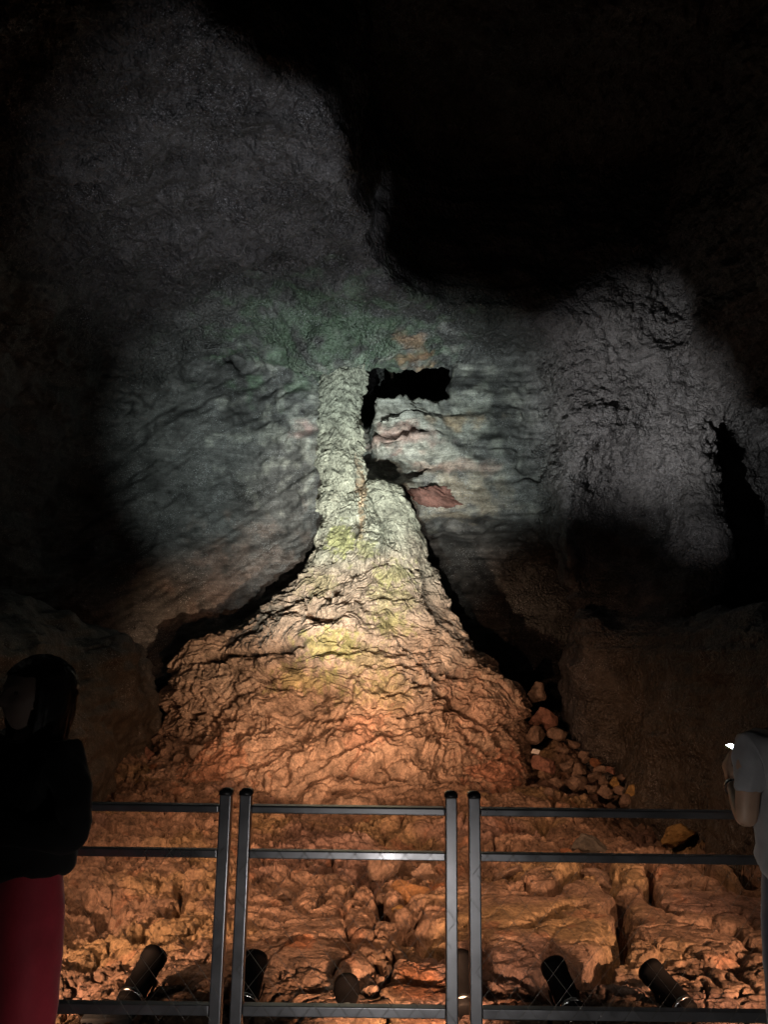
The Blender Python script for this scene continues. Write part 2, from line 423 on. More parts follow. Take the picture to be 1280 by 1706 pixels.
# ------------------------------------------------------------------ lava floor
def poly_ground(pts): return [tuple(ground(*p)[:2]) for p in pts]
FLOOR_CRACKS = [
    ([(560, 1440), (610, 1455), (632, 1500), (642, 1530), (668, 1545), (690, 1580), (722, 1597), (748, 1603)], .06, .22),
    ([(1000, 1445), (1010, 1490), (1032, 1520), (1042, 1560), (1030, 1600), (1000, 1630), (955, 1655)], .06, .25),
    ([(860, 1500), (915, 1512), (960, 1488), (1000, 1450)], .07, .22),
    ([(870, 1572), (905, 1560), (940, 1540), (975, 1535)], .04, .14),
    ([(1080, 1470), (1092, 1530), (1125, 1545)], .04, .18),
    ([(1150, 1562), (1200, 1568), (1255, 1592)], .045, .16),
    ([(1060, 1452), (1140, 1466), (1200, 1490), (1265, 1510)], .09, .28),
    ([(1085, 1385), (1150, 1410), (1200, 1440), (1270, 1490)], .13, .4),
    ([(118, 1500), (150, 1508), (185, 1522)], .07, .15), ([(285, 1535), (300, 1510), (305, 1490)], .05, .15),
    ([(118, 1440), (170, 1456), (240, 1470), (300, 1475)], .03, .1), ([(118, 1545), (200, 1546), (290, 1544)], .022, .1),
    ([(528, 1530), (545, 1508), (575, 1502), (605, 1520), (632, 1548)], .03, .1),
    ([(570, 1610), (600, 1592), (625, 1588)], .03, .1), ([(640, 1540), (660, 1560), (655, 1600), (640, 1690)], .018, .07),
    ([(560, 1640), (570, 1620), (590, 1605)], .018, .07), ([(618, 1620), (640, 1650), (650, 1680)], .02, .08),
    ([(820, 1405), (870, 1390), (920, 1370)], .07, .16), ([(800, 1430), (860, 1420), (940, 1412)], .05, .12),
    ([(110, 1390), (160, 1400), (220, 1412), (330, 1412)], .05, .14),
]
def floor_base(x, y):
    P = np.stack([x, y, np.zeros_like(x)], 1)
    z = -.42+.16*noise(P, .55, 3.3)+.09*noise(P, 1.2, 6.1)
    z = z+.16*np.exp(-(((x+.15)/.75)**2+((y-5.6)/1.0)**2))            # toe of a flow lobe in the middle
    z = z+.22*np.exp(-(((x-2.6)/1.1)**2+((y-7.0)/.9)**2))
    z = z+.14*np.exp(-(((x-1.2)/.6)**2+((y-6.2)/.8)**2))
    z = z-.45*sstep(4.35, 3.7, y)
    z = z-.45*np.exp(-(((x-3.3-.1*(y-9))/.55)**2+((y-10.2)/1.9)**2))    # ditch along the right wall
    z = z+.5*np.exp(-(((x+4.1)/.9)**2+((y-12.3)/1.0)**2))
    z = z+.5*np.exp(-(((x-3.2)/.55)**2+((y-13.6)/1.3)**2))
    return z
def build_floor():
    ny, nx = 760, 900
    t = np.linspace(0, 1, ny); ys = 3.1*(17.2/3.1)**t
    s = np.linspace(-1, 1, nx)
    Yg, S = np.meshgrid(ys, s, indexing='ij')
    Xg = S*np.clip(Yg*.62+.6, 3.0, 9.2)
    x = Xg.ravel().astype(f32); y = Yg.ravel().astype(f32)
    P = np.stack([x, y, np.zeros_like(x)], 1)
    wx = .28*fbm(P, 1.1, 3, 1.0); wy = .28*fbm(P, 1.1, 3, 50.0)
    z = floor_base(x, y)
    fade = 1.0
    left = sstep(-.3, -1.3, x)
    # lobes (toes) with ropes inside
    f1, f2, h, ox, oy = worley2(x+wx, y+wy, (1.05, .75), 3)
    edge = f2-f1
    lob = np.sqrt(np.clip(1-f1*f1*1.1, 0, 1))
    z += (.10*lob-.10*np.exp(-(edge/.07)**2))*(1-.6*left)
    ang = (h.astype(f32)/255.)*6.28
    rp = np.sqrt((ox+.5*np.cos(ang))**2+(oy+.5*np.sin(ang))**2)
    rope = np.abs(np.sin(rp*24+3*fbm(P, 2.5, 3, 9.)))
    z += .018*rope*(1-left)*sstep(-.1, .3, noise(P, 1.3, 12.))
    g1, g2, h2, _, _ = worley2(x+wx*.7+.05*fbm(P, 6, 2, 5.), y+wy*.7, (3.0, 2.4), 31)
    z += .022*np.sqrt(np.clip(1-g1*g1, 0, 1))-.045*np.exp(-((g2-g1)/.06)**2)*sstep(-.2, .4, noise(P, 1.5, 33.))
    # thin stacked sheets on the left: stepped edges running across
    u = y*2.3+.35*x*0+1.1*fbm(P*np.array((.5, 1, 1), f32), 1.6, 4, 21.)
    saw = u-np.floor(u); sheet = sstep(0, .82, saw)-sstep(.86, .99, saw)
    u2 = u*2.7+.5*fbm(P, 4, 3, 3.); saw2 = u2-np.floor(u2); sheet2 = sstep(0, .8, saw2)-sstep(.84, .99, saw2)
    everywhere = left+(1-left)*(.25+.5*sstep(-.1, .4, noise(P, .8, 66.)))
    z += (.07*sheet+.035*sheet2)*everywhere
    u3 = y*13+.8*x+2.2*fbm(P, 2.2, 4, 131.); s3 = u3-np.floor(u3); z += .016*(sstep(0, .7, s3)-sstep(.78, .99, s3))*everywhere
    z += .022*(billow(P, (4.5, 6.5, 1), 5, 3., .62)-.5)
    z += .02*fbm(P, 11., 3, 8.)+.009*noise(P, 31., 18.)+.014*(billow(P, (16., 22., 1), 2, 23.)-.3)
    cr = np.abs(noise(P+np.stack([wx, wy, wx*0], 1)*.5, (1.6, 2.1, 1), 44.)); z -= .12*np.exp(-(cr/.016)**2)
    cr = np.abs(noise(P+np.stack([wx, wy, wx*0], 1)*.4, (4.2, 5.5, 1), 84.)); z -= .05*np.exp(-(cr/.026)**2)
    z += .085*terr(fbm(P+np.stack([wx, wy, wx*0], 1)*.5, (.8, 1.5, 1), 4, 151.), 5, .84)+.045*terr(fbm(P+np.stack([wx, wy, wx*0], 1)*.5, (2.3, 3.8, 1), 3, 161.), 4.5, .8)
    cap = mix(-.27, .6, sstep(6.5, 10.5, y)); over = z-cap; z = np.where(over > -.12, cap-.12+.12*np.tanh((over+.12)/.12)*1.0, z)
    jx = x+.06*fbm(P, 5, 3, 71.); jy = y+.06*fbm(P, 5, 3, 72.)
    for pts, w, dep in FLOOR_CRACKS:
        dd = seg_dist(jx, jy, poly_ground(pts)); z -= 1.7*dep*np.exp(-(dd/w)**2)
    V = np.stack([x+.05*fbm(P, 4., 3, 91.), y-.22*(z-floor_base(x, y))+.05*fbm(P, 4., 3, 92.), z], 1)
    me = np_mesh('cave_floor', V, grid_faces(ny, nx)[:, ::-1])
    v = fbm(P, .9, 4, 14.); v2 = fbm(P, 3., 3, 24.)
    C = np.tile(np.array((.205, .135, .095), f32), (len(x), 1))
    C = mix(C, np.array((.235, .165, .09), f32), sstep(0, .6, v)[:, None])
    C = mix(C, np.array((.17, .11, .09), f32), sstep(.1, .6, fbm(P, .7, 3, 55.))[:, None])
    C = mix(C, np.array((.25, .125, .075), f32), (.6*sstep(.45, .75, v2))[:, None])
    for px, py, r in ((700, 1665, .2), (730, 1490, .12), (500, 1600, .1)):
        q = ground(px, py); k = np.hypot((x-q[0])/r, (y-q[1])/(r*1.4))+.5*v2
        C = mix(C, np.array((.30, .12, .05), f32), (.7*sstep(1.2, .5, k))[:, None])
    set_tint(me, C*(1+.3*fbm(P, 5, 2, 4.))[:, None])
    tag(link('cave_floor', me, M_floor), kind='structure')
    return None
build_floor()

# ------------------------------------------------------------------ lava column
XL = ((-1.2, -.5, .1, .5, 1.0, 1.45, 1.7, 1.97, 2.19, 2.41, 2.74, 3.13, 3.58, 3.97, 4.4, 4.8), (-5.0, -4.45, -4.05, -3.85, -3.86, -3.8, -3.58, -3.15, -2.63, -2.26, -1.84, -1.56, -1.32, -1.2, -1.15, -1.1))
XR = ((-1.2, -.5, .58, .9, 1.2, 1.36, 1.67, 1.77, 2.25, 2.67, 3.0, 3.44, 3.9, 4.34, 4.8), (2.75, 2.64, 2.60, 2.57, 2.46, 2.28, 1.92, 1.68, 1.40, 1.17, 1.07, .90, .74, .62, .5))
YF = ((-1.2, -.5, -.2, .66, 1.6, 2.6, 3.75, 4.4, 4.8), (8.6, 10.2, 10.95, 11.95, 12.5, 12.95, 13.2, 13.4, 13.5))
YB = ((-1.2, 1.6, 2.6, 3.75, 4.8), (15.9, 15.2, 14.8, 14.5, 14.3))
def front(px, py):
    Y = 12.5
    for _ in range(12): q = at(px, py, Y); Y = .5*Y+.5*float(np.interp(q[2], *YF))
    return q
M_CRACKS = [
    ([(330, 1099), (380, 1092), (430, 1091), (470, 1083), (505, 1076)], .055, .22),
    ([(690, 1138), (740, 1160), (790, 1196), (832, 1232), (850, 1258)], .05, .24),
    ([(716, 1121), (765, 1120)], .06, .2), ([(527, 1034), (555, 1034)], .085, .32),
    ([(588, 958), (625, 946), (662, 934), (690, 955)], .03, .12), ([(640, 935), (665, 930), (700, 948)], .025, .1),
    ([(615, 1180), (650, 1165), (705, 1150)], .025, .1), ([(660, 1205), (710, 1192), (765, 1180)], .03, .13),
    ([(782, 1243), (815, 1255), (850, 1276)], .05, .2), ([(295, 1196), (350, 1194)], .05, .16),
    ([(322, 1318), (370, 1300), (420, 1280)], .03, .14), ([(555, 1290), (600, 1296), (640, 1312)], .035, .14),
    ([(430, 1145), (470, 1150), (500, 1148)], .02, .08), ([(378, 1172), (392, 1160)], .05, .16),
    ([(585, 1078), (640, 1085), (700, 1110)], .02, .07), ([(520, 1030), (500, 990), (520, 960)], .022, .09),
    ([(600, 1120), (585, 1160), (570, 1200)], .03, .1), ([(840, 1215), (870, 1220)], .04, .15),
    ([(640, 1275), (655, 1300), (670, 1310)], .04, .14), ([(600, 870), (597, 890)], .05, .22),
]
def lava_disp(P, amp=1.0, s=1.0, off=0.0, az=2.1):
    """pillowy, cross-creased crust: amount to push outward"""
    W = np.stack([fbm(P, 1.3*s, 3, off+1), fbm(P, 1.3*s, 3, off+2), fbm(P, 1.3*s, 3, off+3)], 1)
    Q = P+.25*W/s
    aniso = np.array((1.0, 1.0, az), f32)
    d = .10*fbm(Q, aniso*.8*s, 2, off+5)
    d += .09*(billow(Q, aniso*1.2*s, 1, off+7)-.3)
    d += .20*terr(fbm(Q, aniso*np.array((.8, .8, 1.15), f32)*s, 4, off+21), 5.5, .82)
    d += .085*terr(fbm(Q, aniso*np.array((2.3, 2.3, 3.), f32)*s, 3, off+25), 4.5, .78)
    d += .030*(billow(Q, aniso*7.0*s, 1, off+11)-.3)
    d += .020*(billow(Q, aniso*15.*s, 2, off+13)-.3)
    cr = np.abs(noise(Q, (1.1*s, 1.1*s, 3.0*s), off+15)); d -= .10*np.exp(-(cr/.022)**2)*sstep(-.1, .3, noise(P, .9*s, off+16))*1.4
    cr = np.abs(noise(Q, (2.6*s, 2.6*s, 7.0*s), off+17)); d -= .045*np.exp(-(cr/.035)**2)*sstep(-.2, .3, noise(P, 1.3*s, off+18))
    return d*amp
def radial(name, zs, prof, nfront, nback, disp, tintf, mat, parent, exps=2.2):
    th = np.concatenate([np.linspace(-R(105), R(105), nfront, endpoint=False), np.linspace(R(105), R(255), nback, endpoint=False)])
    T, Z = np.meshgrid(th, zs, indexing='ij'); t = T.ravel(); z = Z.ravel()
    xl, xr, yf, yb = [np.asarray(p(z)) for p in prof]
    yc = np.maximum(np.minimum(yb-.2, 13.9), yf+.1)
    c, s = np.cos(t), np.sin(t)                                        # 0 = towards the viewer
    e = 2/exps; sx = np.sign(s)*np.abs(s)**e; cy = np.sign(c)*np.abs(c)**e
    cx = (xl+xr)/2; x = cx+(xr-xl)/2*sx; y = yc-np.where(c > 0, yc-yf, yb-yc)*cy
    P = np.stack([x, y, z], 1).astype(f32)
    nu, nv = len(th), len(zs); G = P.reshape(nu, nv, 3)
    du = np.roll(G, -1, 0)-np.roll(G, 1, 0); dv = np.gradient(G, axis=1)
    Nn = np.cross(du, dv).reshape(-1, 3); Nn /= np.linalg.norm(Nn, axis=1)[:, None]+1e-9
    rad = np.stack([x-cx, y-yc, 0*x], 1); Nn *= np.sign((Nn*rad).sum(1))[:, None]
    d = disp(P, Nn)
    V = P+Nn*d[:, None]; V[:, 2] -= .35*d*(1-np.abs(Nn[:, 2]))            # lips droop a little
    F_ = grid_faces(nu, nv, True)
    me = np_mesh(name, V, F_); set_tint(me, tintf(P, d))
    return link(name, me, mat, parent)
def col_tint(P, d):
    x, y, z = P.T
    v = fbm(P, 1.4, 4, 7.7); v2 = fbm(P, 4., 3, 3.3); v3 = fbm(P, 12., 3, 6.3)
    low = np.array((.27, .185, .135), f32); mid = np.array((.29, .235, .19), f32); top = np.array((.285, .285, .235), f32)
    zz = z+.5*v
    C = mix(low[None], mid[None], sstep(.2, 2.2, zz)[:, None]); C = mix(C, top[None], sstep(2.8, 4.3, zz)[:, None])
    def paint(col, m): C[:] = mix(C, np.array(col, f32)[None], np.clip(m, 0, 1)[:, None])
    def spot(px, py, rx, rz):
        q = front(px, py); k = np.hypot((x-q[0])/rx, (z-q[2])/rz)+.6*v2+.3*v+.7*v3; return sstep(1.2, .45, k)*sstep(14., 13.7, y)
    for px, py, rx, rz, w in ((572, 905, .27, .32, .8), (610, 915, .2, .2, .5), (548, 1078, .38, .32, .8), (660, 955, .4, .25, .5), (645, 1005, .4, .4, .4), (650, 1045, .3, .2, .5),
                              (530, 975, .3, .3, .35), (500, 1130, .5, .22, .5), (600, 1110, .5, .4, .35), (640, 1160, .6, .25, .25)):
        paint((.31, .32, .12), .8*w*spot(px, py, rx, rz))
    paint((.36, .20, .14), .7*spot(607, 1232, .33, .33)); paint((.36, .16, .10), .6*spot(840, 1300, .5, .3))
    paint((.36, .17, .10), .6*spot(360, 1280, .6, .3)); paint((.38, .27, .18), .8*spot(603, 840, .07, .6)); paint((.38, .27, .18), .5*spot(600, 790, .07, .4))
    paint((.31, .18, .13), .5*spot(800, 1180, .8, .6))
    C *= (1+.35*v2)[:, None]
    C *= np.clip(1+2.2*np.minimum(d, 0), .45, 1)[:, None]                # shade of the creases painted into the colour
    return C
def build_column():
    root = thing('lava_column', 'tall pale grey lava column flaring into a wide brown rock mound, reaching the cave ceiling', 'lava column', (-.6, 13.9, -.45))
    I = lambda tab: (lambda z: np.interp(z, *tab))
    def close(f, sgn=0):
        return f
    zs = np.linspace(-1.2, 4.75, 620)
    k = lambda z: np.sqrt(np.clip(1-(np.maximum(z-4.05, 0)/.72)**2, .0005, 1))
    cx = lambda z: (np.interp(z, *XL)+np.interp(z, *XR))/2
    prof = (lambda z: cx(z)+(np.interp(z, *XL)-cx(z))*k(z), lambda z: cx(z)+(np.interp(z, *XR)-cx(z))*k(z),
            lambda z: 13.9+(np.interp(z, *YF)-13.9)*k(z), lambda z: 13.9+(np.interp(z, *YB)-13.9)*k(z))
    def disp(P, Nn):
        x, y, z = P.T
        a = sstep(4.6, 2.5, z)*.75+.4
        d = lava_disp(P, .62, 1., 0., 1.5)*a
        fr = sstep(.1, .6, -Nn[:, 1])
        # streams of lava fan out downhill from the top; their crust hangs in festoons
        xl = np.interp(z, *XL); xr = np.interp(z, *XR); lat = 2*(x-xl)/(xr-xl)-1-.10*np.sin(z*1.9)
        w = .35*fbm(P, .8, 3, 17.)
        q = np.stack([lat*1.9+w, .33*z+w*.5, 0*z], 1).astype(f32); st = fbm(q, 1., 2, 5.2)
        q2 = np.stack([lat*4.6+1.6*w, .55*z, 0*z], 1).astype(f32); st2 = billow(q2, 1., 2, 9.6)-.35
        mid = np.exp(-((lat-.10)/.30)**2)
        d += (.20*st+.13*st2*sstep(.2, .9, z)+.22*mid*sstep(-.3, .8, z)*sstep(4.4, 3.6, z))*fr
        d -= .15*np.exp(-((lat+.22-.05*np.sin(z*2.4))/.09)**2)*fr*sstep(.3, 1., z)*sstep(3.4, 2.4, z)
        ph = z*2.3+1.5*st+1.2*mid+1.1*st2+.5*fbm(P, 1.6, 3, 19.); saw = ph-np.floor(ph)
        d += .11*(sstep(0, .16, saw)-sstep(.25, 1., saw))*(mid*.6+.4)*fr*a
        ph = ph*2.7+.7*fbm(P, 3.6, 3, 29.); saw = ph-np.floor(ph); d += .040*(sstep(0, .16, saw)-sstep(.25, 1., saw))*fr
        rp = np.abs(np.sin(ph*4.0)); d += .012*rp*sstep(-.1, .4, noise(P, 1.1, 8.))
        jx = x+.05*fbm(P, 5, 3, 71.); jz = z+.05*fbm(P, 5, 3, 72.)
        for pts, w, dep in M_CRACKS:
            q = [front(*p) for p in pts]; dd = seg_dist(jx, jz, [(p[0], p[2]) for p in q]); d -= dep*np.exp(-(dd/w)**2)*fr
        return d
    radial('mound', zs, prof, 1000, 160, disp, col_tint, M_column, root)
    # main shaft, runs up into the ceiling
    zl = (3.2, 4.02, 4.6, 5.07, 5.67, 6.28, 6.77, 7.02, 7.4, 7.9); sl = (-1.3, -1.24, -1.24, -1.27, -1.31, -1.28, -1.24, -1.2, -1.15, -1.3)
    zr = (3.2, 4.03, 4.61, 5.09, 5.68, 6.29, 6.66, 6.91, 7.15, 7.9); sr = (-.38, -.44, -.4, -.34, -.37, -.43, -.48, -.38, -.36, -.36)
    wb = lambda z: .035*np.sin(z*3.3+1)+.022*np.sin(z*7.9)
    prof = (lambda z: np.interp(z, zl, sl)+.03+wb(z), lambda z: np.interp(z, zr, sr)-.03+wb(z*1.07+.4), lambda z: np.interp(z, (3.2, 4.2, 6, 7.0, 7.9), (13.1, 13.33, 13.5, 13.56, 13.6)), lambda z: 14.5+0*z)
    def disp2(P, Nn):
        d = lava_disp(P, .46, 1.7, 40., .95)
        pit = billow(P, (6.5, 6.5, 4.5), 3, 88., .6); d += .075*(pit-.45)
        x, y, z = P.T; jx = x+.05*fbm(P, 4, 3, 171.)
        d -= .10*np.exp(-((jx+.5)/.035)**2)*sstep(5.6, 4.9, z)*sstep(.2, .5, -Nn[:, 1])    # seam beside the orange strip
        return d
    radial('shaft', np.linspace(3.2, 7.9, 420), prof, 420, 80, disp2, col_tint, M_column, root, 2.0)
    # shorter lobe leaning on the shaft's right side
    zr = (3.2, 4.05, 4.39, 4.63, 4.85, 5.05); sr = (.86, .71, .57, .46, .42, .38)
    k2 = lambda z: np.sqrt(np.clip(1-(np.maximum(z-4.72, 0)/.30)**2, .0005, 1))
    c2 = lambda z: (np.interp(z, zr, sr)-.42)/2
    prof = (lambda z: c2(z)+(-.42-c2(z))*k2(z), lambda z: c2(z)+(np.interp(z, zr, sr)-c2(z))*k2(z),
            lambda z: 13.8-(13.8-np.interp(z, (3.2, 4.0, 5.0), (13.05, 13.25, 13.45)))*k2(z), lambda z: 13.8+.5*k2(z))
    radial('side_lobe', np.linspace(3.2, 5.02, 220), prof, 360, 60, lambda P, Nn: lava_disp(P, .36, 1.8, 70., 1.0), col_tint, M_column, root, 2.0)
    for ch in root.children: ch.location = -Vector(root.location)
build_column()

# ------------------------------------------------------------------ boulders
def boulder_mesh(seed, flat=.75):
    rg = np.random.default_rng(seed); bm = bmesh.new(); bmesh.ops.create_icosphere(bm, subdivisions=5, radius=1)
    me = bm_mesh('boulder', bm, True); P = get_co(me); U = P.copy()
    rr = np.ones(len(P), f32)
    for _ in range(13):                                               # broken faces
        n = rg.normal(size=3); n /= np.linalg.norm(n); h = rg.uniform(.48, .82)
        dt = U@n.astype(f32); rr = np.where(dt > 1e-3, smin(rr, h/np.maximum(dt, 1e-3), .025), rr)
    P = U*rr[:, None]
    d = .09*fbm(P, 1.4, 2, seed)+.05*terr(fbm(P, 2.5, 3, seed+5), 4)+.02*noise(P, 14, seed)
    P = P+U*d[:, None]; P *= np.array((1.0, .85, flat), f32)
    set_co(me, P)
    C = np.tile(np.array((.20, .14, .105), f32), (len(P), 1))*(1+.4*fbm(P, 2.2, 3, seed+9))[:, None]
    set_tint(me, C); me.materials.append(M_rock)
    return me
BM = [boulder_mesh(100+k, (.6, .75, .85, .7)[k % 4]) for k in range(9)]
def tinted(me, col, seed=0):
    m = me.copy(); P = get_co(m); a = m.color_attributes['tint']
    C = np.ones((len(P), 4), f32); C[:, :3] = np.array(col, f32)*(1+.45*fbm(P, 2., 3, seed))[:, None]
    a.data.foreach_set('color', C.ravel()); return m
ORANGE = [tinted(BM[k], (.27, .125, .065), k) for k in (1, 4, 6)]
RED = [tinted(BM[k], (.23, .12, .09), k) for k in (0, 3)]
OCHRE = [tinted(BM[k], (.30, .19, .07), k) for k in (2, 5)]
def boulder(px, py, Y, r, label, group=None, mesh=None, sz=1.0, name='boulder'):
    q = at(px, py, Y); q[2] -= .12*r if group else 0; r *= random.uniform(.65, 1.25) if group else 1.0; o = link(name, mesh or random.choice(BM)); o.location = q
    o.rotation_euler = (random.uniform(-.4, .4), random.uniform(-.4, .4), random.uniform(0, 6.28))
    o.scale = (r*random.uniform(.9, 1.15), r*random.uniform(.85, 1.1), r*sz*random.uniform(.9, 1.1))
    return tag(o, label, 'rock', group)
def gY(py, z=-.40): return float(ground(640, py, z)[1])
# right-hand rubble, single stones first
boulder(898, 1158, 13.9, .24, 'uppermost brown boulder standing in the dark gap right of the mound', mesh=BM[2], sz=1.2)
boulder(905, 1198, 13.6, .36, 'large squarish pinkish-brown boulder below the uppermost stone right of the mound', mesh=RED[0], sz=1.1)
boulder(928, 1222, 13.3, .22, 'rounded dull brown boulder against the foot of the right wall', mesh=BM[4])
boulder(893, 1226, 13.1, .26, 'dark boulder wedged between the mound and the squarish pinkish boulder', mesh=BM[5])
boulder(908, 1276, 12.3, .25, 'reddish flat-faced rock lying in shadow at the mound right foot', mesh=RED[1], sz=.8)
boulder(994, 1270, 12.6, .12, 'small orange rock highest on the slope under the right wall', mesh=ORANGE[0])
boulder(1018, 1284, 12.2, .11, 'small red rock with a pale streak on the right rubble slope', mesh=RED[1])
boulder(1024, 1306, 11.8, .12, 'yellow-ochre stone on the right rubble slope', mesh=OCHRE[0])
boulder(1056, 1324, 11.4, .20, 'angular orange-brown rock at the lower right end of the rubble slope', mesh=OCHRE[1], sz=1.1)
boulder(1072, 1336, 11.2, .10, 'bright orange chip beside the angular orange-brown rock', mesh=ORANGE[2])
boulder(1135, 1392, 9.6, .30, 'long orange-brown slab behind the right railing between its top rails', mesh=OCHRE[0], sz=.55)
boulder(935, 1424, 8.5, .13, 'small bright red-orange rock just above the right middle rail', mesh=ORANGE[1])
boulder(985, 1415, 8.6, .33, 'dark grey block between the top and middle rails on the right', mesh=tinted(BM[3], (.09, .085, .075), 3), sz=.7)
for px, py, Y, r in ((940, 1248, 13.0, .17), (955, 1238, 13.2, .14), (972, 1255, 12.9, .16), (945, 1275, 12.5, .18), (968, 1285, 12.3, .17), (990, 1292, 12.1, .15),
                     (1005, 1302, 11.9, .14), (960, 1300, 12.0, .2), (985, 1312, 11.8, .18), (1010, 1318, 11.7, .16), (1035, 1296, 12.0, .13), (1038, 1316, 11.7, .14), (925, 1300, 11.9, .2),
                     (895, 1310, 11.8, .17), (915, 1325, 11.5, .18), (975, 1262, 12.9, .12), (1000, 1283, 12.3, .12), (1070, 1312, 11.7, .13), (1045, 1334, 11.3, .14)):
    boulder(px, py, Y, r, 'dull brown stone in the rubble between the mound and the right wall', 'rubble stones right of the mound')
# left-hand rubble
boulder(243, 1258, 12.4, .24, 'pinkish angular block topmost in the left rubble heap', mesh=RED[0], sz=1.1)
boulder(325, 1252, 11.9, .22, 'pale brown rounded block at the left toe of the mound', mesh=BM[1])
boulder(300, 1262, 12.0, .15, 'small dark block between the two largest blocks of the left heap', mesh=BM[6])
boulder(255, 1282, 12.0, .18, 'orange-red cube-like stone in the left rubble heap', mesh=ORANGE[1])
boulder(230, 1322, 11.5, .22, 'ochre boulder resting just above the left top rail', mesh=OCHRE[0])
boulder(263, 1322, 11.4, .19, 'dark grey upright stone just above the left top rail', mesh=tinted(BM[7], (.075, .07, .065), 2), sz=1.3)
for px, py, Y, r in ((205, 1300, 12.0, .18), (185, 1312, 11.9, .16), (210, 1322, 11.6, .15), (160, 1322, 11.8, .15), (278, 1240, 12.5, .16), (262, 1232, 12.7, .15), (285, 1215, 12.8, .14),
                     (300, 1238, 12.3, .15), (275, 1300, 11.7, .16), (300, 1285, 11.7, .15), (175, 1332, 11.5, .16), (140, 1332, 11.6, .14), (195, 1336, 11.3, .17), (345, 1238, 12.1, .13), (318, 1282, 11.7, .14)):
    boulder(px, py, Y, r, 'brown stone in the rubble heap at the left foot of the mound', 'rubble stones left of the mound')
for px, py, r in ((130, 1375, .26), (150, 1395, .2), (185, 1380, .22), (255, 1365, .18), (222, 1400, .13), (272, 1402, .12), (245, 1385, .14), (310, 1415, .11), (340, 1412, .12), (165, 1410, .12), (205, 1372, .13)):
    boulder(px, py, gY(py), r, 'brown stone on the floor behind the left railing between its top and middle rails', 'stones behind the left railing')
# stones on the floor in the middle
boulder(645, 1452, gY(1452), .22, 'brown rounded boulder beside the upper end of the dark floor crack', mesh=BM[3], sz=.9)
boulder(682, 1492, gY(1495), .30, 'large flat orange-brown rock on the floor behind the middle panel', mesh=tinted(BM[0], (.28, .155, .07), 5), sz=.7)
boulder(716, 1494, gY(1496), .11, 'bright orange stone beside the large flat rock', mesh=ORANGE[0])
boulder(711, 1508, gY(1508), .075, 'small round grey stone in front of the bright orange stone', mesh=BM[8])
boulder(665, 1520, gY(1520), .075, 'little ochre pebble in front of the large flat rock', mesh=OCHRE[1])
boulder(637, 1500, gY(1500), .11, 'brown stone on the left edge of the large flat rock', mesh=BM[6])
boulder(708, 1462, gY(1462), .15, 'greyish stone just under the middle rail behind the large flat rock', mesh=BM[2])
boulder(738, 1475, gY(1475), .10, 'pale brown stone left of the third railing post', mesh=BM[5])
boulder(845, 1462, gY(1462), .2, 'curled brown rock right of the fourth railing post', mesh=BM[8], sz=.9)
boulder(1010, 1470, gY(1470), .28, 'smooth brown boulder behind the right panel below its middle rail', mesh=BM[4], sz=.8)
for px, py, r in ((450, 1455, .13), (475, 1490, .16), (520, 1480, .12), (480, 1560, .12), (430, 1500, .1), (545, 1465, .13), (505, 1605, .1), (395, 1500, .1), (400, 1450, .12), (340, 1480, .13), (270, 1510, .13), (520, 1440, .09), (440, 1540, .08)):
    boulder(px, py, gY(py, -.38), r, 'rounded brown stone bedded in the floor left of the dark crack', 'rounded stones bedded in the floor')
# red-brown lump on the back wall and small fittings
CL = boulder_mesh(333, .62); P = get_co(CL); Un = P/np.linalg.norm(P, axis=1)[:, None]
set_co(CL, P+Un*(.22*(billow(P, 2.4, 5, 7., .6)-.5))[:, None])
o = boulder(733, 826, 14.75, .62, 'dark red-brown clinker lump stuck on the wall right of the column', mesh=tinted(CL, (.13, .062, .052), 4), sz=.62, name='clinker_lump')
o.rotation_euler = (.1, .18, .2); o.scale = (.66, .34, .42)
o = link('marker_peg', lathe('marker_peg', [(.0, 0), (.016, .002), (.016, .30), (.010, .31), (.0, .312)], 12), M_white); o.location = at(1143, 1262, 10.9); o.rotation_euler = (.1, .32, 0)
tag(o, 'thin white marker peg leaning on the dark right wall', 'marker')
o = link('tag_plate', box_mesh('tag_plate', (0, 0, 0), (.13, .02, .08), .004), M_white); o.location = at(893, 1252, 12.45); o.rotation_euler = (.5, .2, .3)
tag(o, 'small white plate lying among the dark stones right of the mound', 'plate')

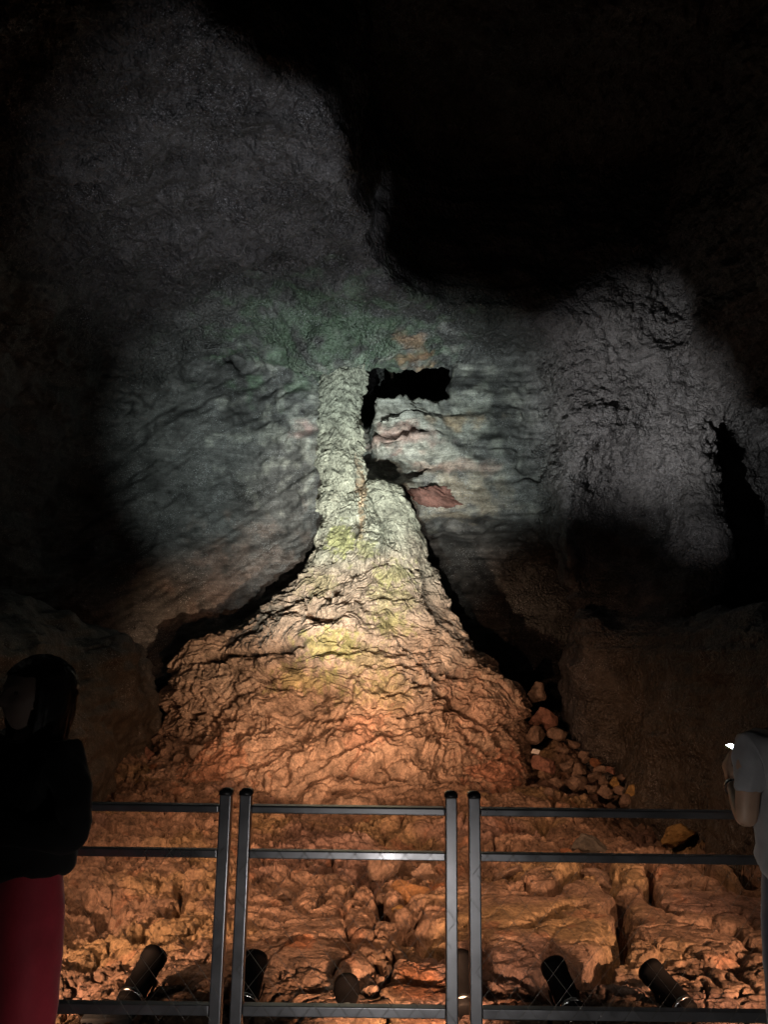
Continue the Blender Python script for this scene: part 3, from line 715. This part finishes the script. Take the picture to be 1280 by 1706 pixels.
# ------------------------------------------------------------------ viewing deck and railing
bm = bmesh.new()
for k in range(42):
    x0 = -4.2+k*.2
    g = bmesh.ops.create_cube(bm, size=1)['verts']; bmesh.ops.scale(bm, vec=(.194, 5.4, .05), verts=g); bmesh.ops.translate(bm, vec=(x0+.1, .45, -.025), verts=g)
tag(link('viewing_deck', bm_mesh('viewing_deck', bm), M_deck), kind='structure')
RY = 3.0
def rail_panel(x0, x1, label):
    root = thing('railing_panel', label, 'railing', ((x0+x1)/2, RY, 0), 0, 'railing panels')
    w = x1-x0; h = w/2
    for s in (-1, 1):
        p = link('post', box_mesh('post', (0, 0, .565), (.044, .044, 1.13), .005, 3), M_rail, root, (s*(h-.023), 0, 0))
        link('cap', lathe('cap', [(.0, 1.152), (.018, 1.15), (.0335, 1.142), (.0355, 1.131), (.0335, 1.128)], 4), M_capm, p).rotation_euler = (0, 0, R(45))
        link('base_plate', box_mesh('base_plate', (0, 0, .006), (.11, .11, .012), .002), M_rail, p)
    L = w-.092
    link('top_rail', box_mesh('top_rail', (0, 0, 1.077), (L, .046, .028), .006, 3), M_rail, root)
    link('middle_rail', box_mesh('middle_rail', (0, 0, .917), (L, .034, .029), .004, 3), M_rail, root)
    link('bottom_rail', box_mesh('bottom_rail', (0, 0, .388), (L, .036, .035), .004, 3), M_rail, root)
    bm = bmesh.new(); za, zb = .36, .94; sl = 1.2; step = .094
    for sg in (1, -1):
        c = -2.0
        while c < w+2.0:
            # x = c + sg*(z-za)/sl
            pts = []
            for z in np.linspace(za, zb, 8):
                pts.append((c+sg*(z-za)/sl-h, z))
            for a, b in zip(pts[:-1], pts[1:]):
                if min(a[0], b[0]) >= -h+.002 and max(a[0], b[0]) <= h-.002:
                    tube(bm, (a[0], -.029+.002*sg, a[1]), (b[0], -.029+.002*sg, b[1]), .0007, 4)
            c += step
    link('wire_mesh', bm_mesh('wire_mesh', bm, True), M_wire, root)
    return root
rail_panel(-2.45, -.565, 'left dark metal railing panel with wire mesh, partly behind the person in black')
rail_panel(-.535, .293, 'narrow middle dark metal railing panel with wire mesh between two pairs of posts')
rail_panel(.335, 2.35, 'right dark metal railing panel with wire mesh, beside the person in grey')

# ------------------------------------------------------------------ spotlights on the floor
def spot_parts():
    H = lathe('housing', [(0, -.17), (.058, -.168), (.070, -.155), (.072, -.10), (.072, .12), (.078, .125), (.078, .168), (.072, .172), (.066, .168), (.062, .14), (0, .14)], 40)
    ring = lathe('rear_ring', [(.0725, -.128), (.0765, -.124), (.0765, -.112), (.0725, -.108)], 40)
    lens = lathe('lens', [(0, .150), (.0615, .147)], 40)
    bm = bmesh.new(); N_ = 20
    prev = None
    for k in range(N_+1):                                             # U-shaped yoke
        t = math.pi*k/N_-math.pi; xx = .088*math.cos(t); zz = .11*math.sin(t) if True else 0
        a = [bm.verts.new((xx, -.02, zz)), bm.verts.new((xx, .02, zz)), bm.verts.new((xx*.93, .02, zz*.95)), bm.verts.new((xx*.93, -.02, zz*.95))]
        if prev:
            for j in range(4): bm.faces.new((prev[j], prev[(j+1) % 4], a[(j+1) % 4], a[j]))
        prev = a
    yoke = bm_mesh('yoke', bm)
    base = lathe('base_plate', [(0, -.20), (.075, -.2), (.075, -.118), (.06, -.112), (0, -.112)], 28)
    fins = bmesh.new()
    for k in range(5):
        g = bmesh.ops.create_cube(fins, size=1)['verts']; bmesh.ops.scale(fins, vec=(.006, .11, .03), verts=g)
        bmesh.ops.translate(fins, vec=(-.04+.02*k, -.095, .0), verts=g)
    return H, ring, lens, yoke, base, bm_mesh('cooling_fins', fins)
SP = spot_parts()
def spotlight(px, py, Y, aim, label):
    q = at(px, py, Y); root = thing('spotlight', label, 'spotlight', q, 0, 'floor spotlights')
    d = Vector(aim)-Vector(q); rot = d.to_track_quat('Z', 'Y'); az = math.atan2(-d.x, d.y)
    h = link('housing', SP[0], M_black, root); h.rotation_mode = 'QUATERNION'; h.rotation_quaternion = rot
    link('rear_ring', SP[1], M_steel, h); link('lens', SP[2], M_glass, h)
    y = link('yoke', SP[3], M_black, root); y.rotation_euler = (0, 0, az); link('base_plate', SP[4], M_black, root)
    bm = bmesh.new(); p0 = Vector((0, -.05, -.17)); rg = random.Random(int(px)); a0 = rg.uniform(-.5, .5)
    for k in range(10):
        p1 = p0+Vector((.045*math.sin(a0+k*.5), -.06, -.006 if k < 3 else 0)); tube(bm, p0, p1, .007, 6); p0 = p1
    link('cable', bm_mesh('cable', bm, True), M_capm, root)
    return q, rot
def lamp(name, pos, aim, power, col, cone, blend=.5, rad=.03):
    l = D.lights.new(name, 'SPOT'); l.energy = power; l.color = col; l.spot_size = R(cone); l.spot_blend = blend; l.shadow_soft_size = rad
    o = D.objects.new(name, l); COL.objects.link(o); d = (Vector(aim)-Vector(pos)).normalized()
    o.location = Vector(pos); o.rotation_mode = 'QUATERNION'; o.rotation_quaternion = d.to_track_quat('-Z', 'Y')
    return o
#   fixture pixel, distance, aim of fixture, label
FIX = [((235, 1632), 4.75, (-.3, 9.5, 2.4), 'leftmost black spotlight on the floor, tilted right behind the left railing panel'),
       ((415, 1640), 4.75, (-.5, 9.5, 2.4), 'black floor spotlight half hidden behind the second railing post'),
       ((578, 1672), 4.75, (-.45, 9.5, .5), 'low black floor spotlight seen end-on just above the middle bottom rail'),
       ((770, 1640), 4.75, (.35, 9.5, 2.8), 'black floor spotlight showing between the third and fourth railing posts'),
       ((940, 1650), 4.75, (.2, 9.5, 2.2), 'black floor spotlight behind the right panel, with a steel rim, left of the last one'),
       ((1115, 1652), 4.75, (.0, 9.0, 1.5), 'rightmost black floor spotlight, tilted left behind the right panel')]
WARM = (1.0, .52, .29); AMB = (1.0, .63, .38); NEU = (1.0, .90, .74); COOL = (.86, 1.0, .93)
HEADS = []
for (p, Y, aim, lab) in FIX:
    q, rot = spotlight(p[0], p[1], Y, aim, lab)
    HEADS.append(Vector(q)+rot@Vector((0, 0, .2)))
#    fixture, aim, watts, colour, cone, blend
for k, aim, pw, col, cone, bl in (
        (0, (-.6, 13.6, 3.6), 3000, NEU, 28, .8),
        (4, (.0, 13.6, 3.4), 2500, NEU, 32, .8),
        (1, (-1.5, 13.8, 5.3), 4300, COOL, 42, 1.0),
        (3, (.7, 14.5, 5.7), 3600, COOL, 36, 1.0),
        (5, (-1.8, 12.6, 1.15), 3100, AMB, 25, .9),
        (2, (-.3, 12.0, 1.6), 2300, AMB, 24, .9),
        (0, (.85, 12.6, 1.1), 2500, AMB, 22, .9),
        (0, (4.3, 13.0, 6.1), 3600, (.97, .95, .93), 23, 1.0),
        (1, (5.7, 13.0, 5.0), 1700, (.97, .95, .93), 17, 1.0)):
    lamp('spotlight_beam', HEADS[k], aim, pw, col, cone, bl)
# added warm floods, out of view on walls and deck edge, light the lava floor
def flood(x, y, z, aim, pw, cone, label):
    d = Vector(aim)-Vector((x, y, z)); root = thing('added_flood_lamp', label, 'added flood lamp', (x, y, z))
    root.rotation_mode = 'QUATERNION'; root.rotation_quaternion = d.to_track_quat('Y', 'Z')
    link('housing', box_mesh('housing', (0, -.05, 0), (.3, .08, .2), .01), M_black, root)
    link('lens', box_mesh('lens', (0, -.006, 0), (.27, .006, .17), .002), M_glass, root)
    lamp('added_flood_beam', Vector((x, y, z))+d.normalized()*.03, aim, pw, WARM, cone, .8, .06)
flood(-3.9, 4.0, 4.4, (-.2, 8.8, -.5), 1150, 62, 'added unseen flood lamp high on the left cave wall beside the deck')
flood(3.9, 4.0, 4.4, (.2, 8.6, -.5), 800, 58, 'added unseen flood lamp high on the right cave wall beside the deck')
flood(-2.7, 3.2, .30, (-.4, 8.8, -.40), 850, 52, 'added unseen flood lamp low at the left end of the deck edge')
flood(.15, 3.3, .0, (0, 9.5, -.3), 620, 60, 'added unseen flood lamp low at the middle of the deck edge')
flood(2.9, 3.2, .30, (.6, 8.8, -.40), 680, 50, 'added unseen flood lamp low at the right end of the deck edge')
# uplight added out of view for the left ceiling; its plate is shaped to shade the dome side
UP = Vector((-.2, 3.4, -.5)); e1 = Vector((-1.95, 6.4, 7.9))-UP; e2 = Vector((.70, 12.3, 7.9))-UP
nv = e1.cross(e2).normalized(); md = (e1.normalized()+e2.normalized()).normalized(); tv = md.cross(nv).normalized()
root = thing('added_uplight', 'added unseen ceiling lamp with a beam-shaping plate in front of the deck', 'added_uplight', UP)
edge = []  # plate outline shaped so its shadow follows the dome edge
for px, py in ((250, -90), (330, 30), (400, 72), (430, 112), (480, 138), (545, 178), (566, 225), (574, 290), (592, 350), (640, 385), (632, 440), (660, 470), (706, 489), (790, 560)):
    g = at(px, py, 1.0); t = (7.95-CAM_H)/(g[2]-CAM_H); e = Vector((g[0]*t, t, 7.95))-UP
    edge.append(e*(.25/e.dot(md)))
bm = bmesh.new(); rows = [[bm.verts.new(p+md*o) for p in edge] for o in (0, .003)]; far = [[bm.verts.new(p+md*o-nv*.45) for p in edge] for o in (0, .003)]
for k in range(len(edge)-1):
    bm.faces.new((rows[0][k], rows[0][k+1], far[0][k+1], far[0][k])); bm.faces.new((rows[1][k+1], rows[1][k], far[1][k], far[1][k+1]))
    bm.faces.new((rows[0][k+1], rows[0][k], rows[1][k], rows[1][k+1])); bm.faces.new((far[0][k], far[0][k+1], far[1][k+1], far[1][k]))
upm = bm_mesh('shadow_plate', bm)
link('shadow_plate', upm, M_black, root)
h = link('housing', SP[0], M_black, root); h.rotation_mode = 'QUATERNION'; h.rotation_quaternion = (Vector((-2.6, 9.0, 8))-UP).to_track_quat('Z', 'Y')
h.location = -(Vector((-2.6, 9.0, 8))-UP).normalized()*.2; h.scale = (.8, .8, .8)
lamp('added_uplight_beam', UP, (-.8, 10.2, 8), 1900, (.95, .95, 1.0), 50, 1.0, .004)
# dim bollard light added out of view on the deck as fill
q = (.1, 1.15, 0); root = thing('added_path_light', 'added low bollard fill light on the viewing deck', 'added path light', q)
link('post', lathe('post', [(0, 0), (.045, 0), (.045, .30), (0, .30)], 24), M_black, root)
link('lens', lathe('lens', [(.040, .301), (.040, .36), (0, .365)], 24), M_glass, root)
link('cap', lathe('cap', [(0, .366), (.145, .366), (.145, .376), (.05, .39), (0, .395)], 32), M_black, root)  # wide brim added to keep the fill off faces
lamp('added_path_glow', (.1, 1.25, .34), (.45, 3, .65), 34, (1.0, .93, .88), 128, .7, .03)
o = link('junction_box', box_mesh('junction_box', (0, 0, 0), (.26, .16, .1), .008, 3), M_box); o.location = at(180, 1702, 4.55); o.rotation_euler = (0, 0, .1)
tag(o, 'flat grey junction box on the floor under the left bottom rail', 'junction box')

# ------------------------------------------------------------------ people
def eval_mesh(o):
    dg = bpy.context.evaluated_depsgraph_get(); me = D.meshes.new_from_object(o.evaluated_get(dg)); D.objects.remove(o); return me
def skin(chains, sub=2):
    """chains: lists of (point, radius); a chain starting on an existing point branches from it"""
    V, E_, Rr = [], [], []; key = {}
    for ch in chains:
        prev = None
        for p, r in ch:
            k = tuple(round(c, 4) for c in p)
            if k not in key: key[k] = len(V); V.append(p); Rr.append(r if isinstance(r, tuple) else (r, r))
            if prev is not None: E_.append((prev, key[k]))
            prev = key[k]
    me = D.meshes.new('sk'); me.from_pydata(V, E_, []); o = D.objects.new('sk', me); COL.objects.link(o)
    o.modifiers.new('k', 'SKIN').use_smooth_shade = True
    for i, d in enumerate(me.skin_vertices[0].data): d.radius = Rr[i]; d.use_root = i == 0
    m = o.modifiers.new('s', 'SUBSURF'); m.levels = m.render_levels = sub
    return eval_mesh(o)
def join(meshes):
    bm = bmesh.new()
    for m in meshes: bm.from_mesh(m); D.meshes.remove(m)
    return bm
def remesh(bm, vox, smooth=3):
    me = D.meshes.new('rm'); bm.to_mesh(me); bm.free(); o = D.objects.new('rm', me); COL.objects.link(o)
    m = o.modifiers.new('r', 'REMESH'); m.mode = 'VOXEL'; m.voxel_size = vox; m.use_smooth_shade = True
    s = o.modifiers.new('s', 'SMOOTH'); s.factor = .5; s.iterations = smooth
    return eval_mesh(o)
def head_mesh(c, w=.074, dpt=.094, h=.114):
    bm = bmesh.new(); bmesh.ops.create_uvsphere(bm, u_segments=72, v_segments=60, radius=1); me = bm_mesh('hd', bm, True)
    P = get_co(me); x, y, z = P.T.copy()
    jaw = sstep(.1, -1., z); X = x*w*(1-.34*jaw); Y = y*dpt*(1-.10*jaw)-.012*jaw; Z = z*h
    fr = sstep(.1, -.7, y)
    g = lambda cx, cz, sx, sz: np.exp(-(((x-cx)/sx)**2+((z-cz)/sz)**2))*fr
    out = .022*g(0, -.18, .14, .16)+.012*g(0, .02, .09, .2)            # nose
    out -= .011*(g(.38, .06, .2, .12)+g(-.38, .06, .2, .12))           # eye sockets
    out += .006*(g(.36, .05, .1, .06)+g(-.36, .05, .1, .06))           # lids
    out += .005*(g(.35, .24, .25, .07)+g(-.35, .24, .25, .07))         # brow
    out += .008*g(0, -.48, .24, .05)+.008*g(0, -.58, .2, .05)-.006*g(0, -.53, .26, .022)   # lips
    out += .009*g(0, -.86, .25, .14)+.005*(g(.5, -.25, .2, .2)+g(-.5, -.25, .2, .2))       # chin, cheeks
    Y = Y-out
    set_co(me, np.stack([X+c[0], Y+c[1], Z+c[2]], 1))
    ms = [me]
    for s in (-1, 1):
        bm = bmesh.new(); bmesh.ops.create_uvsphere(bm, u_segments=20, v_segments=14, radius=1)
        bmesh.ops.scale(bm, vec=(.010, .018, .032), verts=bm.verts); bmesh.ops.translate(bm, vec=(c[0]+s*(w+.001), c[1]+.008, c[2]-.006), verts=bm.verts)
        ms.append(bm_mesh('ear', bm, True))
    return ms
def hand_mesh(wrist, fwd, palm_n, thumb_dir, curl=.6, size=1.0):
    """palm, four unequal fingers and a thumb; palm_n is the way the palm faces"""
    f = Vector(fwd).normalized(); n = Vector(palm_n); n = (n-f*n.dot(f)).normalized(); t = Vector(thumb_dir); t = (t-f*t.dot(f)-n*t.dot(n)).normalized()
    w = Vector(wrist); s = size; ms = []
    knuck = w+f*.085*s
    ms.append(skin([[(tuple(w-f*.02), (.022*s, .026*s)), (tuple(w+f*.03*s), (.020*s, .034*s)), (tuple(w+f*.07*s), (.017*s, .038*s)), (tuple(knuck), (.014*s, .036*s))]]))
    for k, (off, ln) in enumerate(((.030, .072), (.010, .080), (-.010, .074), (-.029, .058))):
        p = w+f*.06*s+t*off*.8*s; ch = [(tuple(p), .010*s)]; a = 0
        q = knuck+t*off*s; ch.append((tuple(q), .0098*s))
        for j, fr in enumerate((.45, .32, .23)):
            a += curl*(.75 if j == 0 else 1.0)*(1+.08*k); dr = f*math.cos(a)+n*math.sin(a)
            q = q+dr*ln*fr*s; ch.append((tuple(q), (.0092-.0012*j)*s))
        ms.append(skin([ch]))
    b = w+f*.02*s+t*.020*s; c1 = b+(t*.7+f*.6+n*.25).normalized()*.036*s; c2 = c1+(t*.3+f*.85+n*.4).normalized()*.032*s; c3 = c2+(f*.8+n*.6-t*.1).normalized()*.024*s
    ms.append(skin([[(tuple(b), .014*s), (tuple(c1), .0115*s), (tuple(c2), .010*s), (tuple(c3), .0085*s)]]))
    return ms
def person_body(J, sc=1.0, vox=.0065):
    h = J['head']; ms = head_mesh(h)
    ch = [[(J['pelvis'], (.14*sc, .10*sc)), (J['waist'], (.125*sc, .09*sc)), (J['chest'], (.145*sc, .10*sc)), (J['neck0'], (.07, .06)), (J['neck1'], .052), ((h[0], h[1]+.02, h[2]-.04), .055)]]
    for s in ('l', 'r'):
        ch.append([(J['chest'], (.145*sc, .10*sc)), (J['sh'+s], .058*sc), (mixp(J['sh'+s], J['el'+s], .5), .046*sc), (J['el'+s], .037*sc), (mixp(J['el'+s], J['wr'+s], .35), .038*sc), (J['wr'+s], .025*sc)])
        a = J['an'+s]
        ch.append([(J['pelvis'], (.14*sc, .10*sc)), (J['hip'+s], .086*sc), (J['kn'+s], .056*sc), (mixp(J['kn'+s], a, .35), .056*sc), (a, .036), (tuple(Vector(a)+Vector((0, -.08, -.045))), .034), (tuple(Vector(a)+Vector((0, -.16, -.055))), .026)])
    ms.append(skin(ch))
    for s in ('l', 'r'): ms += hand_mesh(J['wr'+s], *J['hand'+s])
    return remesh(join(ms), vox, 2)
def mixp(a, b, t): return tuple(a[k]+(b[k]-a[k])*t for k in range(3))
def cloth(me, amp, sc, seed):
    P = get_co(me); Nn = get_no(me)
    d = amp*fbm(P, np.array((1, 1, .8))*sc, 3, seed)+amp*.5*(np.abs(noise(P, np.array((.6, .6, 2.))*sc, seed+4))-.3)
    set_co(me, P+Nn*d[:, None]); return me
def fabric(name, col, rough=.85, sheen=.3):
    m = N(name); c = m.coord(); n1 = m.noise(c, 9, 5); n2 = m.noise(c, 420, 2)
    m.l(m.ramp(n1, [(.3, tuple(x*.8 for x in col)), (.7, tuple(x*1.15 for x in col))]), m.b.inputs['Base Color'])
    m.b.inputs['Roughness'].default_value = rough; m.b.inputs['Sheen Weight'].default_value = sheen
    m.l(m.bump(n2, .4, .0015, m.bump(n1, .4, .01)), m.b.inputs['Normal']); return m.m
def skin_mat(name, col):
    m = N(name); c = m.coord(); n1 = m.noise(c, 14, 5); n2 = m.noise(c, 220, 3)
    m.l(m.ramp(n1, [(.3, tuple(x*.86 for x in col)), (.7, tuple(min(1, x*1.1) for x in col))]), m.b.inputs['Base Color'])
    m.b.inputs['Roughness'].default_value = .5; m.b.inputs['Subsurface Weight'].default_value = .06; m.b.inputs['Subsurface Radius'].default_value = (.01, .004, .002)
    m.l(m.bump(n2, .25, .001), m.b.inputs['Normal']); return m.m
M_skin_w = skin_mat('skin_light', (.55, .40, .33)); M_skin_m = skin_mat('skin_tan', (.42, .27, .19))
M_hair = plain('dark_hair', (.012, .010, .009), .45, var=.5, scale=160, bump=.002)
M_jacket = fabric('black_fleece', (.006, .006, .0065), .9, .1); M_red = fabric('red_trousers', (.58, .04, .07), .7)
M_grey = fabric('grey_cotton', (.30, .30, .31)); M_jean = fabric('navy_denim', (.022, .030, .055)); M_shoe = plain('dark_shoe', (.03, .03, .03), .5)
M_eye = plain('eye', (.16, .13, .11), .15)
M_screen = plain('phone_screen', (.8, .85, .95), .2, emit=(.85, .93, 1.0), estr=9.0)
M_phone = plain('phone_case', (.20, .16, .05), .4)
def add_eyes(parent, head, w=.074):
    for s in (-1, 1):
        bm = bmesh.new(); bmesh.ops.create_uvsphere(bm, u_segments=18, v_segments=12, radius=.0115); me = bm_mesh('eye', bm, True)
        link('eye', me, M_eye, parent, (head[0]+s*.029, head[1]-.0705, head[2]+.007))
def hair_mesh(c, r, hem, face=.62, low=-.055):
    bm = bmesh.new(); bmesh.ops.create_uvsphere(bm, u_segments=96, v_segments=64, radius=1)
    kill = [f for f in bm.faces if f.calc_center_median().y < -face and f.calc_center_median().z < .42]
    bmesh.ops.delete(bm, geom=kill, context='FACES')
    me = bm_mesh('hair', bm, True); P = get_co(me); U = P.copy(); z = U[:, 2]
    lo = sstep(0, -1, z)
    V = np.stack([U[:, 0]*r[0], U[:, 1]*r[1], np.where(z > 0, z*r[2], z*hem)], 1)
    V[:, 0] = np.where(z < 0, np.sign(U[:, 0])*np.maximum(np.abs(V[:, 0]), r[0]*.86*np.abs(U[:, 0])/np.maximum(np.hypot(U[:, 0], U[:, 1]), .05)), V[:, 0])
    V[:, 1] = np.where(z < 0, np.sign(U[:, 1])*np.maximum(np.abs(V[:, 1]), r[1]*.8*np.abs(U[:, 1])/np.maximum(np.hypot(U[:, 0], U[:, 1]), .05)), V[:, 1])
    a = np.arctan2(U[:, 0], U[:, 1]); k = 1+.02*np.sin(a*40+6*noise(P, 2, 5))+.03*noise(P, 3, 9)
    V *= (k+.012*np.sin(a*110+9*noise(P, 3, 15)))[:, None]; set_co(me, V+np.array(c, f32))
    o = D.objects.new('h', me); COL.objects.link(o); m = o.modifiers.new('s', 'SOLIDIFY'); m.thickness = .012; m.offset = -1
    return eval_mesh(o)
def shoes(parent, J, mat):
    for s in ('l', 'r'):
        a = Vector(J['an'+s]); me = skin([[(tuple(a+Vector((0, .03, -.01))), .05), (tuple(a+Vector((0, .0, -.035))), (.05, .046)), (tuple(a+Vector((0, -.09, -.04))), (.05, .042)), (tuple(a+Vector((0, -.18, -.05))), (.04, .032))]])
        P = get_co(me); P[:, 2] = np.maximum(P[:, 2], .004); set_co(me, P); link('shoe', me, mat, parent)

def build_woman():
    J = dict(pelvis=(0, 0, .90), waist=(0, 0, 1.06), chest=(0, .0, 1.23), neck0=(0, .01, 1.365), neck1=(0, 0, 1.42), head=(0, -.015, 1.515),
             shl=(.165, .01, 1.335), ell=(.235, .02, 1.10), wrl=(.075, -.185, 1.16), shr=(-.165, .01, 1.335), elr=(-.235, .02, 1.10), wrr=(-.06, -.195, 1.13),
             hipl=(.085, 0, .84), knl=(.095, -.01, .47), anl=(.10, .02, .085), hipr=(-.085, 0, .84), knr=(-.095, -.01, .47), anr=(-.10, .02, .085),
             handl=((-.75, -.45, .1), (-.2, .9, -.2), (0, -.1, 1), .5, .92), handr=((.75, -.35, .1), (.2, .9, -.2), (0, -.1, 1), .5, .92))
    b = link('person', person_body(J, .92), M_skin_w); b.location = (-1.125, 2.50, 0); b.rotation_euler = (0, 0, R(-33))
    tag(b, 'dark-haired person in black jacket and red trousers standing at the left edge', 'person')
    add_eyes(b, J['head'])
    link('hair', hair_mesh((0, .012, 1.53), (.108, .118, .112), .235, .55), M_hair, b)
    tor = [[((0, 0, .965), (.195, .15)), ((0, 0, 1.02), (.185, .142)), ((0, 0, 1.10), (.168, .13)), ((0, 0, 1.24), (.16, .125)), ((0, .01, 1.35), (.10, .085)), ((0, .01, 1.40), (.078, .074))]]
    for s in ('l', 'r'):
        tor.append([((0, 0, 1.24), (.16, .125)), (J['sh'+s], .076), (mixp(J['sh'+s], J['el'+s], .5), .066), (J['el'+s], .058), (mixp(J['el'+s], J['wr'+s], .5), .052), (mixp(J['el'+s], J['wr'+s], .88), .040)])
    link('jacket', cloth(skin(tor, 3), .024, 7, 5.), M_jacket, b)
    tr = [[((0, 0, 1.10), (.14, .10)), ((0, 0, .98), (.155, .118)), ((0, 0, .86), (.172, .13))]]
    for s in ('l', 'r'):
        tr.append([((0, 0, .86), (.172, .13)), (J['hip'+s], .118), (mixp(J['hip'+s], J['kn'+s], .5), .112), (J['kn'+s], .092), (mixp(J['kn'+s], J['an'+s], .6), .09), (tuple(Vector(J['an'+s])+Vector((0, 0, .03))), .088)])
    link('trousers', cloth(skin(tr, 3), .010, 5, 8.), M_red, b)
    shoes(b, J, M_shoe)
def build_man():
    J = dict(pelvis=(0, 0, .90), waist=(0, 0, 1.06), chest=(0, .0, 1.25), neck0=(0, .01, 1.40), neck1=(0, 0, 1.46), head=(0, -.02, 1.56),
             shl=(.185, .01, 1.355), ell=(.225, .03, 1.11), wrl=(.165, -.19, 1.20), shr=(-.185, .01, 1.355), elr=(-.235, .03, 1.10), wrr=(-.02, -.20, 1.19),
             hipl=(.09, 0, .84), knl=(.10, -.01, .47), anl=(.11, .02, .085), hipr=(-.09, 0, .84), knr=(-.10, -.01, .47), anr=(-.11, .02, .085),
             handl=((-.05, -.55, .85), (-.85, -.1, .1), (-.1, .9, .4), .62, 1.0), handr=((.75, -.45, .3), (.2, .3, .9), (0, .9, -.3), .5, 1.0))
    b = link('person', person_body(J, 1.0), M_skin_m); b.location = (1.485, 2.74, 0); b.rotation_euler = (0, 0, R(180))
    tag(b, 'person in grey short-sleeved shirt holding a lit phone at the right edge', 'person')
    add_eyes(b, J['head'])
    link('hair', hair_mesh((0, .008, 1.585), (.086, .105, .098), .085, .35), M_hair, b)
    tor = [[((0, 0, .90), (.205, .155)), ((0, 0, .97), (.195, .145)), ((0, 0, 1.10), (.18, .135)), ((0, 0, 1.26), (.175, .135)), ((0, .01, 1.38), (.105, .09)), ((0, .01, 1.43), (.068, .066))]]
    for s in ('l', 'r'):
        tor.append([((0, 0, 1.26), (.175, .135)), (J['sh'+s], .074), (mixp(J['sh'+s], J['el'+s], .4), .066), (mixp(J['sh'+s], J['el'+s], .68), .062)])
    link('shirt', cloth(skin(tor, 3), .022, 7, 15.), M_grey, b)
    tr = [[((0, 0, 1.10), (.14, .10)), ((0, 0, .99), (.155, .12)), ((0, 0, .88), (.175, .13))]]
    for s in ('l', 'r'):
        tr.append([((0, 0, .88), (.175, .13)), (J['hip'+s], .112), (mixp(J['hip'+s], J['kn'+s], .5), .10), (J['kn'+s], .082), (mixp(J['kn'+s], J['an'+s], .6), .076), (tuple(Vector(J['an'+s])+Vector((0, 0, .02))), .072)])
    link('trousers', cloth(skin(tr, 3), .010, 6, 18.), M_jean, b)
    shoes(b, J, M_shoe)
    wb = lathe('wristband', [(.030, -.008), (.034, -.006), (.034, .006), (.030, .008)], 28); w_ = link('wristband', wb, M_steel, b, mixp(J['wrl'], J['ell'], .1))
    w_.rotation_mode = 'QUATERNION'; w_.rotation_quaternion = (Vector(J['wrl'])-Vector(J['ell'])).to_track_quat('Z', 'Y')
    # the phone in that hand, screen towards its owner
    M = b.matrix_basis if False else Matrix.Translation(b.location) @ b.rotation_euler.to_matrix().to_4x4()
    pos = M @ (Vector(J['wrl'])+Vector((-.096, -.08, .09)))
    ph = thing('smartphone', 'smartphone with a bright white screen held up at the right edge', 'phone', pos)
    ph.rotation_mode = 'QUATERNION'; ph.rotation_quaternion = Vector((.36, -.32, .87)).to_track_quat('Z', 'Y')
    link('case', box_mesh('case', (0, 0, 0), (.076, .155, .009), .004, 3), M_phone, ph)
    link('screen', box_mesh('screen', (0, 0, .0052), (.069, .146, .0012), .0005, 1), M_screen, ph)
build_woman(); build_man()

# ------------------------------------------------------------------ world and render
w = D.worlds.new('World'); scene.world = w; w.use_nodes = True
w.node_tree.nodes['Background'].inputs[0].default_value = (.5, .6, .7, 1); w.node_tree.nodes['Background'].inputs[1].default_value = .0015
scene.view_settings.view_transform = 'Standard'; scene.view_settings.look = 'None'; scene.view_settings.exposure = 0
scene.render.engine = 'CYCLES'; scene.cycles.use_denoising = True
scene.cycles.max_bounces = 4; scene.cycles.diffuse_bounces = 2; scene.cycles.sample_clamp_indirect = 3
